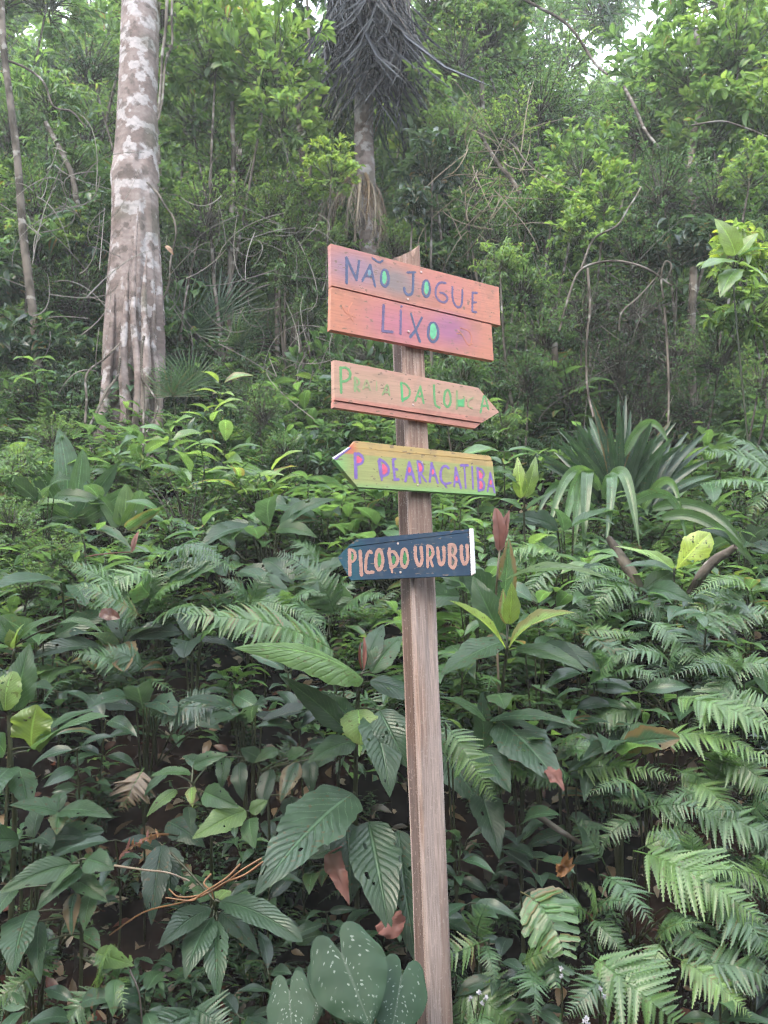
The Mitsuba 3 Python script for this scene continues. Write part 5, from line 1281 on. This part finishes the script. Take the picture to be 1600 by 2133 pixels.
straps('big clump of dark green upright blades with drooping pale outer blades right of the boards',
       fan(1290, 1060, 4.6, 40, 0.7, 225, 17, 0.14, 0.0, 0.08) + fan(1250, 1050, 4.7, 14, 0.5, 170, 16, 0.15, -0.5, 0.1) + fan(1340, 1070, 4.6, 16, 0.5, 210, 16, 0.15, 0.5, 0.1)
       + [(1250, 1020, 1190, 985, 1140, 1120, 22, 4.4, 0.42, 4.1), (1230, 1010, 1200, 1000, 1168, 1150, 24, 4.4, 0.44, 4.1), (1222, 1010, 1210, 1010, 1192, 1165, 26, 4.4, 0.44, 4.1), (1225, 1005, 1222, 1000, 1215, 1160, 26, 4.4, 0.46, 4.1),
          (1270, 1030, 1300, 990, 1332, 1140, 26, 4.3, 0.46, 4.0), (1260, 1040, 1275, 1000, 1262, 1140, 24, 4.3, 0.35, 4.0), (1240, 1040, 1165, 1010, 1120, 1080, 20, 4.4, 0.4, 4.2), (1300, 1060, 1390, 1030, 1430, 1130, 22, 4.4, 0.4, 4.1),
          (1300, 950, 1350, 880, 1395, 930, 18, 4.6, 0.4, 4.5), (1360, 1060, 1470, 1060, 1560, 1160, 22, 4.3, 0.38, 4.0), (1380, 1080, 1480, 1090, 1600, 1210, 22, 4.2, 0.36, 3.9), (1340, 1060, 1390, 1000, 1420, 1070, 18, 4.4, 0.44, 4.2)])
straps('rosette of broad dark upright blades at the left, left of the thick trunk foot',
       [(140, 1070, 138, 980, 122, 892, 60, 4.9, 0.36), (150, 1080, 165, 1000, 172, 935, 46, 4.8, 0.42), (130, 1075, 95, 1010, 55, 950, 44, 4.8, 0.34, 4.6), (160, 1080, 205, 1020, 245, 965, 40, 4.8, 0.28), (140, 1080, 85, 1050, 40, 1010, 36, 4.7, 0.3, 4.5), (165, 1085, 225, 1050, 270, 1010, 34, 4.7, 0.3, 4.5), (150, 1085, 178, 1050, 180, 1000, 40, 4.7, 0.25)], 'rosette_plant')
straps('small bright rosette of blunt blades below the thick trunk', [(255, 1095, 262, 1050, 262, 1008, 44, 4.5, 0.52), (260, 1095, 285, 1050, 292, 1020, 34, 4.5, 0.5), (250, 1095, 228, 1060, 205, 1030, 32, 4.5, 0.42), (262, 1100, 300, 1075, 335, 1060, 28, 4.4, 0.46)], 'rosette_plant')

# ------------------------------------------------------------------ single plants of the middle distance
def sprig(name, label, foot, top, rows, **kw):
    t = Thing(name, label, 'plant')
    st = stalk(t, [foot, top], 0.007, 0.004)
    leaves(t, rows, stem=st, petiole=True, bsdf=kw.get('bsdf', 'leaf'))
    return t


sprig('young_plant', 'upright yellow-green sprig right of the lime board', (1093, 1125, 3.9), (1092, 1040, 3.85), [(1086, 1038, 1078, 952, 34, 3.85, 3.85, 0.76, {'N': (-0.2, -1, 0.2)}), (1094, 1036, 1116, 950, 36, 3.85, 3.85, 0.78, {'N': (0.2, -1, 0.2)}), (1084, 1014, 1048, 988, 26, 3.85, 3.8, 0.5), (1096, 1060, 1140, 1030, 26, 3.85, 3.8, 0.5), (1088, 1060, 1040, 1040, 26, 3.85, 3.8, 0.55)])
sprig('young_plant', 'single blunt yellow-green leaf standing up at the right', (1405, 1210, 3.7), (1408, 1185, 3.7), [(1408, 1186, 1480, 1110, 62, 3.7, 3.65, 0.86, {'N': (-0.3, -1, 0.3), 'prof': 'obovate', 'fold': 0.15}), (1405, 1190, 1300, 1180, 40, 3.7, 3.6, 0.4), (1408, 1195, 1340, 1145, 40, 3.75, 3.75, 0.72), (1406, 1195, 1280, 1138, 30, 3.8, 3.8, 0.7)])
sprig('young_plant', 'pair of big bright leaves high at the right edge', (1530, 620, 4.6), (1535, 530, 4.55), [(1532, 532, 1488, 455, 60, 4.5, 4.45, 0.8, {'N': (-0.2, -1, 0.4), 'fold': 0.15}), (1540, 532, 1580, 485, 44, 4.5, 4.45, 0.74), (1538, 535, 1610, 520, 50, 4.5, 4.4, 0.4), (1530, 545, 1460, 560, 60, 4.5, 4.4, 0.6), (1540, 550, 1600, 590, 60, 4.5, 4.4, 0.58), (1535, 560, 1500, 620, 56, 4.5, 4.4, 0.6)])
PALE = [  # the pale pointed leaves in a band under the thick trunk: centre, size, depth, tone
    (352, 905, 90, 5.4, 0.5), (470, 925, 95, 5.2, 0.52), (400, 990, 100, 5.0, 0.55), (500, 1000, 110, 4.9, 0.56), (560, 985, 90, 5.0, 0.62), (620, 1010, 70, 5.0, 0.55), (440, 860, 70, 5.6, 0.5), (460, 800, 60, 5.8, 0.66), (300, 930, 80, 5.2, 0.44), (240, 950, 90, 5.0, 0.3), (350, 1080, 90, 4.5, 0.34),
    (420, 1100, 80, 4.4, 0.3), (510, 1080, 70, 4.6, 0.34), (330, 1150, 80, 4.2, 0.3), (60, 1120, 90, 4.2, 0.42), (40, 1200, 90, 4.0, 0.4), (120, 1240, 80, 3.9, 0.38), (30, 960, 80, 4.9, 0.48), (60, 1040, 90, 4.5, 0.45), (220, 1160, 70, 4.1, 0.4), (1000, 960, 70, 4.6, 0.42), (1050, 940, 80, 4.6, 0.4), (950, 1000, 60, 4.4, 0.36),
    (960, 1060, 70, 4.2, 0.44), (1010, 1100, 80, 4.0, 0.42), (1100, 1140, 80, 3.8, 0.45), (1160, 1200, 90, 3.6, 0.46), (1220, 1160, 80, 3.8, 0.44), (1120, 1260, 90, 3.5, 0.45), (1230, 1250, 90, 3.5, 0.42), (950, 1150, 80, 3.7, 0.42), (1010, 1180, 80, 3.6, 0.4), (1280, 1320, 90, 3.4, 0.4), (1220, 1400, 100, 3.2, 0.42),
    (1330, 1440, 90, 3.1, 0.5), (1190, 1480, 80, 3.1, 0.34), (1250, 1500, 80, 3.1, 0.4), (600, 1400, 80, 3.3, 0.28), (480, 1420, 80, 3.4, 0.24), (350, 1380, 80, 3.6, 0.3), (200, 1400, 80, 3.4, 0.26), (120, 1440, 80, 3.2, 0.26), (560, 1300, 70, 3.7, 0.32), (450, 1250, 70, 4.0, 0.34), (960, 1330, 80, 3.3, 0.38), (620, 1480, 80, 3.1, 0.2), (220, 1500, 90, 3.1, 0.22),
    (160, 1560, 80, 3.0, 0.24), (240, 1750, 90, 2.8, 0.22), (640, 1720, 90, 3.0, 0.16), (560, 1840, 80, 2.75, 0.14), (680, 1900, 80, 2.75, 0.14), (960, 1750, 90, 2.85, 0.24), (980, 1880, 90, 2.7, 0.3), (1080, 1720, 90, 2.9, 0.2), (1120, 1790, 80, 2.85, 0.26), (1180, 1700, 80, 2.95, 0.24), (1230, 1600, 90, 3.05, 0.34), (1120, 2070, 90, 2.5, 0.3), (1040, 2000, 80, 2.55, 0.24),
    (300, 2070, 80, 2.45, 0.3), (560, 2030, 80, 2.5, 0.2), (500, 2120, 80, 2.4, 0.2), (160, 2090, 90, 2.4, 0.34), (60, 2100, 90, 2.35, 0.36), (1500, 2090, 90, 2.4, 0.36), (1580, 1560, 80, 3.0, 0.36), (1480, 1420, 80, 3.3, 0.4), (1560, 1210, 80, 3.7, 0.34), (1500, 1180, 80, 3.8, 0.3)]
for px, py, size, d, tone in PALE:
    tone = max(0.08, tone - 0.22 * min(1, max(0, (py - 1150) / 300)))  # leaf colour darkens down the bank, standing in for its shade
    t = Thing('leafy_herb', pick_out(f'{hue_word(tone)} herb with pointed leaves', px, py), 'plant', 'herbs with pointed leaves')
    c = P(px, py, d)
    gz = float(ground(c[0], c[1]))
    g = np.array([c[0] + rng.normal(0, 0.03), c[1] + 0.04, min(gz, c[2]) - 0.02])
    st = bezier(g, (g + c) / 2 + rng.normal(0, 0.02, 3), c, 10)
    t.part('stem', MB().add(*tube(st, [0.006, 0.003], 5, STEM)))
    n = int(rng.integers(7, 11))
    a0 = rng.uniform(0, 6.28)
    for k in range(n):
        a = a0 + k * 2.4
        L = 1.35 * size * d / F * rng.uniform(0.6, 1.05) * (0.65 + 0.35 * k / n)
        up = rng.uniform(-0.3, 0.55)
        dv = nrm([math.cos(a), math.sin(a) * 0.8 - 0.25, up])
        B = st[-1 - (n - k) // 3]
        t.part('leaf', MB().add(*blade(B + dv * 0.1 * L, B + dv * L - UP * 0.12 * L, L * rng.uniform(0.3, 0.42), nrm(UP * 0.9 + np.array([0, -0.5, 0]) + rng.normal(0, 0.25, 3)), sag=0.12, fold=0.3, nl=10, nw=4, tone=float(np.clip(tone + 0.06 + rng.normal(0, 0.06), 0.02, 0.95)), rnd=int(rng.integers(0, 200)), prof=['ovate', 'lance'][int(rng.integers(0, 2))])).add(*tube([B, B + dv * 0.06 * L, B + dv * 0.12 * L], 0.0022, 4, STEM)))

BROAD = [(90, 1330, 150, 3.4, 0.36), (330, 1240, 140, 3.8, 0.4), (470, 1190, 140, 4.1, 0.36), (560, 1110, 130, 4.4, 0.42), (250, 1345, 150, 3.5, 0.3), (150, 1230, 140, 3.7, 0.42), (620, 1230, 120, 3.9, 0.34), (400, 1330, 140, 3.5, 0.28), (680, 1080, 110, 4.6, 0.4), (1110, 1340, 150, 3.2, 0.42), (1330, 1230, 140, 3.7, 0.42), (1180, 1100, 120, 4.0, 0.36),
         (1420, 1290, 130, 3.6, 0.4), (1280, 1560, 140, 3.0, 0.34), (980, 1240, 130, 3.5, 0.38), (90, 1040, 130, 4.5, 0.5), (520, 1500, 140, 3.05, 0.2), (300, 1480, 140, 3.2, 0.24), (1550, 1130, 120, 4.0, 0.3), (60, 1760, 140, 2.65, 0.34)]
for px, py, size, d, tone in BROAD:
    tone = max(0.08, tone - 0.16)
    t = Thing('broad_leaf_plant', pick_out(f'{hue_word(tone)} plant with a few broad arching leaves', px, py), 'plant', 'broad-leaved plants on the bank')
    c = P(px, py, d); g = np.array([c[0], c[1] + 0.05, min(float(ground(c[0], c[1])), c[2]) - 0.02])
    n = int(rng.integers(4, 8)); a0 = rng.uniform(0, 6.28)
    for k in range(n):
        a = a0 + k * 2.4 + rng.normal(0, 0.2); L = size * d / F * rng.uniform(0.7, 1.1)
        B = c + np.array([math.cos(a), math.sin(a), 0]) * 0.18 * L + UP * rng.uniform(-0.1, 0.12) * L
        E_ = B + nrm([math.cos(a), math.sin(a) * 0.8 - 0.3, rng.uniform(-0.5, 0.5)]) * L
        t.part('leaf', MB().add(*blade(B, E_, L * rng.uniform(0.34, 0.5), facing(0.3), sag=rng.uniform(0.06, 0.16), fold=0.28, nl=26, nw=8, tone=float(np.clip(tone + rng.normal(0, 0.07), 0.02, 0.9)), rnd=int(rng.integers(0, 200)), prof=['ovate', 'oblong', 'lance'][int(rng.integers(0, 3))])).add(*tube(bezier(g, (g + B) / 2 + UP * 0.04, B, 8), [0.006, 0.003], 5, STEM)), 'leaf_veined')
for lab, x0, x1, y0, y1, d, n, r, tn in (('tangle of bare grey twigs in the dark hollow on the right', 1110, 1450, 540, 900, 5.8, 80, 0.0034, TWIG), ('dry beige twigs above the notice board on its right', 960, 1090, 300, 500, 6.6, 60, 0.005, STRAW), ('thin bare twigs hanging under the notice board on its left', 610, 720, 680, 880, 6.4, 50, 0.004, GREYBARK), ('thin twigs crossing the shade left of the thick trunk', 60, 215, 330, 800, 6.5, 50, 0.005, GREYBARK), ('thin twigs crossing the thicket right of the thick trunk', 340, 680, 380, 780, 6.7, 60, 0.0045, GREYBARK)):
    key = numbered('twig_tangle'); tag(key, lab, 'twigs', kind='stuff')
    mb = MB()
    for _ in range(n):
        a = P(rng.uniform(x0, x1), rng.uniform(y0, y1), d + rng.normal(0, 0.25)); b_ = a + nrm(rng.normal(0, 1, 3) * [1, 0.5, 1.1]) * rng.uniform(0.25, 0.9)
        mb.add(*tube(bezier(a, (a + b_) / 2 + rng.normal(0, 0.14, 3), b_, 9), [r, r * 0.5], 4, tn, int(rng.integers(0, 100))))
    put(key, mb)

# pale arching leaf and other single things
t = Thing('young_plant', 'plant with one long pale leaf arching over at the left', 'plant')
st = stalk(t, [(178, 1165, 3.9), (172, 1120, 3.9)], 0.006, 0.004)
leaves(t, [(170, 1112, 276, 1146, 40, 3.9, 3.7, 0.42, {'sag': 0.16, 'N': (0, -0.5, 1)}), (275, 1150, 290, 1105, 14, 3.75, 3.8, PINK, {'label': 'furled pinkish leaf'}), (172, 1120, 130, 1105, 30, 3.9, 3.8, 0.4)], stem=st)
key = numbered('dead_leaf'); tag(key, 'red-brown dead leaf propped on the plants left of the centre', 'leaf')
put(key, MB().add(*blade(P(208, 1276, 3.3), P(250, 1288, 3.25), 0.055, np.array([0.1, -1, 0.3]), tone=REDBROWN, prof='oblong', fold=0.2, wave=0.1)))
key = numbered('dead_leaf'); tag(key, 'curled orange-brown dead leaf hanging in the ferns right of the post foot', 'leaf')
mb = MB()
for dx, dy in ((30, -22), (18, -34), (34, -6), (-8, 10)):
    mb.add(*blade(P(1160, 1815, 2.55), P(1165 + dx, 1806 + dy, 2.5), 0.034, np.array([0.2, -1, 0.3]), tone=ORANGE, prof='lance', fold=0.5, wave=0.3))
put(key, mb)
key = numbered('dead_leaf'); tag(key, 'yellow leaf hanging in the air beside the thick trunk', 'leaf')
put(key, MB().add(*blade(P(345, 512, 6.0), P(362, 532, 6.0), 0.05, np.array([0.3, -1, 0.2]), tone=ORANGE, prof='ovate')).add(*tube([P(345, 512, 6.0), P(348, 490, 6.1), P(364, 484, 6.2)], 0.004, 4, STEM)))
t = Thing('seed_spike', 'drooping orange-red seed spike in the shade at the left', 'plant')
sp = spline([P(350, 1738, 2.7), P(322, 1740, 2.66), P(296, 1752, 2.62), P(258, 1774, 2.6)], 14)
mb = MB().add(*tube(sp, [0.004, 0.003], 5, ORANGE))
for q_ in sp[3:]:
    for _ in range(4):
        e = q_ + rng.normal(0, 0.010, 3)
        mb.add(*blade(q_, e, 0.010, np.array([0, -1, 0.3]), tone=PINK if rng.random() > 0.5 else ORANGE, nl=4, nw=2))
t.part('spike', mb)
t.part('stem', MB().add(*tube([P(350, 1738, 2.7), P(380, 1742, 2.75), P(420, 1790, 2.85)], 0.003, 5, STEM)))
for lab, paths, tone in (('twist of bare orange-tan vine in front of the shaded bank', [[(545, 1788, 2.5), (500, 1815, 2.48), (455, 1850, 2.47), (410, 1866, 2.47), (372, 1868, 2.48), (352, 1852, 2.5)], [(548, 1795, 2.5), (510, 1822, 2.47), (470, 1838, 2.47), (430, 1862, 2.46), (380, 1880, 2.46), (300, 1900, 2.48), (228, 1948, 2.5)], [(440, 1820, 2.49), (425, 1840, 2.47), (440, 1856, 2.46), (445, 1872, 2.46)], [(500, 1800, 2.49), (470, 1830, 2.46), (420, 1862, 2.45), (398, 1876, 2.45), (345, 1870, 2.46)]], 43),
                         ('straight tan stem lying across the bank below the seed spike', [[(238, 1803, 2.55), (300, 1812, 2.52), (350, 1818, 2.5), (395, 1835, 2.5)]], STRAW),
                         ('bent brown twig at the bottom left', [[(270, 2020, 2.35), (290, 2070, 2.33), (297, 2150, 2.32)]], TWIG)):
    key = numbered('vine'); tag(key, lab, 'vine')
    mb = MB()
    for pth in paths:
        mb.add(*tube(spline([P(*p) for p in pth], 26), [0.0034, 0.0022], 6, tone))
    put(key, mb)
for lab, pts, r in (('short grey dead stick poking up at the right', [(1440, 1235, 3.7), (1466, 1190, 3.6), (1490, 1165, 3.6), (1515, 1150, 3.58), (1532, 1138, 3.55)], 0.022), ('broken grey stump behind the leaves right of the navy board', [(1340, 1260, 3.8), (1312, 1190, 3.8), (1290, 1155, 3.85), (1268, 1120, 3.9)], 0.026), ('grey bare twig in the dark hollow of the bank', [(1120, 1700, 2.9), (1165, 1730, 2.85), (1215, 1760, 2.85)], 0.010)):
    key = numbered('dead_stick'); tag(key, lab, 'stick')
    v, f, uv = trunk_mesh([P(*p) for p in pts], [r * 1.1, r, r * 0.6], 12, 1.3, int(r * 1000), 0.015)
    put(key, MB().add(v, f, uv), 'thin_bark')
for lab, pts in (('tiny white flowers at the foot of the post', [(980, 2080), (998, 2068), (1012, 2078), (1004, 2090)]), ('tiny white flower pair low at the right', [(1250, 2060), (1258, 2075)]), ('tiny white flowers at the bottom edge on the right', [(1222, 2122), (1226, 2134), (1218, 2128)]), ('tiny white flower tuft beside the broad fern frond', [(1168, 2018), (1170, 2034)])):
    t = Thing('white_flower', lab, 'flower')
    stem_base = P(pts[0][0] + 4, pts[0][1] + 110, 2.4)
    for x, y in pts:
        c = P(x, y, 2.32)
        mb = MB()
        for k in range(14):
            dv = nrm(rng.normal(0, 1, 3) + np.array([0, -0.3, 0.5]))
            mb.add(*blade(c, c + dv * 0.009, 0.006, rng.normal(0, 1, 3), tone=WHITE, nl=3, nw=2))
        t.part('bloom', mb)
        t.part('stem', MB().add(*tube(bezier(stem_base, (stem_base + c) / 2 + rng.normal(0, 0.01, 3), c, 6), 0.0015, 4, STEM)))

# ------------------------------------------------------------------ ground cover and litter
def herb_model(kind, seed):
    r = np.random.default_rng(seed)
    mb = MB()
    if kind == 'broad':
        for k in range(13):
            a = k * 2.4 + r.uniform(-0.3, 0.3); el = r.uniform(0.1, 1.0)
            d = nrm([math.cos(a) * math.cos(el), math.sin(a) * math.cos(el), math.sin(el) * 0.9]); L = r.uniform(0.45, 0.75); B = d * L * 0.75 + UP * 0.1
            mb.add(*tube(bezier(np.zeros(3), B * 0.5 + UP * 0.12, B, 5), [0.02, 0.012], 3, STEM))
            h = nrm([d[0], d[1], -0.15 + r.uniform(-0.3, 0.2)])
            mb.add(*blade(B, B + h * L * 0.62, L * 0.33, UP, sag=0.1, nl=6, nw=4, tone=float(np.clip(0.36 + 0.10 * r.normal() + 0.1 * B[2], 0.05, 0.8)), rnd=int(r.integers(0, 200))))
    elif kind == 'lance':
        for s_ in range(4):
            e = np.array([r.normal(0, 0.25), r.normal(0, 0.25), r.uniform(0.7, 1.0)]); sp = bezier(np.zeros(3), e * 0.5 + r.normal(0, 0.06, 3), e, 10)
            mb.add(*tube(sp[::2], [0.018, 0.008], 3, STEM))
            for k in range(2, 10):
                for sg in (0, 1):
                    a = k * 1.57 + sg * math.pi + s_; dv = nrm([math.cos(a), math.sin(a), r.uniform(-0.35, 0.25)]); L = r.uniform(0.22, 0.36)
                    mb.add(*blade(sp[k], sp[k] + dv * L, L * 0.34, UP + r.normal(0, 0.2, 3), sag=0.12, nl=5, nw=2, prof='lance', tone=float(np.clip(0.33 + 0.1 * r.normal() + 0.15 * sp[k][2], 0.05, 0.85)), rnd=int(r.integers(0, 200))))
    elif kind == 'fern':
        for k in range(8):
            a = k * 0.785 + r.uniform(-0.25, 0.25); L = r.uniform(0.7, 1.0)
            E_ = np.array([math.cos(a) * L, math.sin(a) * L, r.uniform(0.1, 0.5)])
            m_ = frond(np.array([0, 0, 0.05]), E_, 0.34 * L, UP, sag=0.18, n=18, tone=float(np.clip(0.38 + 0.09 * r.normal(), 0.1, 0.8)), rnd=int(r.integers(0, 150)), pinna=PINNA_FAR, radius=0.012)
            mb.add(*m_.out())
    else:                                                             # creeping small leaves
        n = 190
        O = np.stack([r.normal(0, 0.42, n), r.normal(0, 0.42, n), np.abs(r.normal(0, 0.20, n))], -1)
        mb.add(*scatter(LEAF_T['small'], O, nrm(r.normal(0, 1, (n, 3)) * [1, 1, 0.35]), UP + r.normal(0, 0.35, (n, 3)), r.uniform(0.10, 0.22, n), np.clip(np.round(r.normal(13, 4, n)), 1, 27), r.integers(0, 200, n)))
    return mb


HERBS = []
for kind in ('broad', 'lance', 'fern', 'creep'):
    for s_ in range(3):
        key = f'herb_model_{kind}_{s_}'
        v, f, uv = herb_model(kind, 100 + 7 * s_ + len(kind)).out()
        scene[key] = {'type': 'shapegroup', 'foliage': mikit.ply((v, f), 'leaf', smooth=True, uv=uv)}
        HERBS.append((kind, key))
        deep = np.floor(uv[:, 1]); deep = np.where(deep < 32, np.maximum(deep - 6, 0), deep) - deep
        scene[key + '_shade'] = {'type': 'shapegroup', 'foliage': mikit.ply((v, f), 'leaf', smooth=True, uv=uv + np.stack([deep * 0, deep], -1))}   # the same herbs with shade painted into the leaf colour, for low on the bank
tag('ground_cover', 'low mixed herbs and ferns covering the whole slope', 'ground cover', kind='stuff')
gr = np.random.default_rng(99)
N_ = 0
for y0, y1, dens, s0, s1 in ((2.55, 3.3, 62, 0.12, 0.23), (3.4, 5.0, 44, 0.2, 0.42), (5.0, 8.0, 20, 0.3, 0.6), (8.0, 13.0, 7, 0.5, 0.9), (13.0, 24.0, 2, 0.8, 1.5)):
    half = 0.56 * y1 + 0.6
    for _ in range(int(dens * (y1 - y0) * 2 * half)):
        x, y = gr.uniform(-half, half), gr.uniform(y0, y1)
        if abs(x) > 0.56 * y + 0.6:
            continue
        kind, key = HERBS[gr.integers(0, len(HERBS))]
        px = 800 + F * x / y
        trail = (px - (440 + 0.55 * (5.6 - y) * -60)) if False else 999
        s = s0 * 0.8 + (s1 * 1.5 - s0 * 0.8) * gr.random() ** 2.2
        if kind == 'creep' and y > 3.3 and gr.random() < 0.45:
            continue
        z = float(ground(x, y))
        N_ += 1
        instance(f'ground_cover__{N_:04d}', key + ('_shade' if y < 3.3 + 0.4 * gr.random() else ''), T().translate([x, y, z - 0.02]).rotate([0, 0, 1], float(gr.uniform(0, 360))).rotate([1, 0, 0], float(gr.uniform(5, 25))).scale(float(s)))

n = 9000
y = 2.3 + 9 * gr.random(n) ** 1.6; x = gr.uniform(-1, 1, n) * (0.56 * y + 0.5)
O = np.stack([x, y, ground(x, y) + 0.008 + 0.012 * gr.random(n)], -1)
d = nrm(np.stack([gr.normal(0, 1, n), gr.normal(0, 1, n) , gr.normal(0, 0.5, n)], -1))
tones = gr.choice([DEAD, REDBROWN, STRAW, TWIG, DEAD], n)
mb = MB().add(*scatter(template(4, 'ovate', 0.25, 0.2, 0.5), O, d, np.array([0, -0.5, 1]) + gr.normal(0, 0.4, (n, 3)), gr.uniform(0.03, 0.10, n), tones, gr.integers(0, 200, n)))
put('leaf_litter', mb)
tag('leaf_litter', 'dry brown fallen leaves lying on the slope', 'leaf litter', kind='stuff')

# ------------------------------------------------------------------ the humid air
scene['air'] = {'type': 'homogeneous', 'albedo': {'type': 'rgb', 'value': [0.95, 0.95, 0.95]}, 'sigma_t': 0.0045}
scene['haze'] = {'type': 'cube', 'to_world': T().translate([0, 15.5, 18.5]).scale([32, 30.5, 20]), 'bsdf': {'type': 'null'}, 'interior': {'type': 'ref', 'id': 'air'}}
tag('haze', 'thin pale humid haze between the trees', 'haze', kind='stuff')
scene['camera']['medium'] = {'type': 'ref', 'id': 'air'}
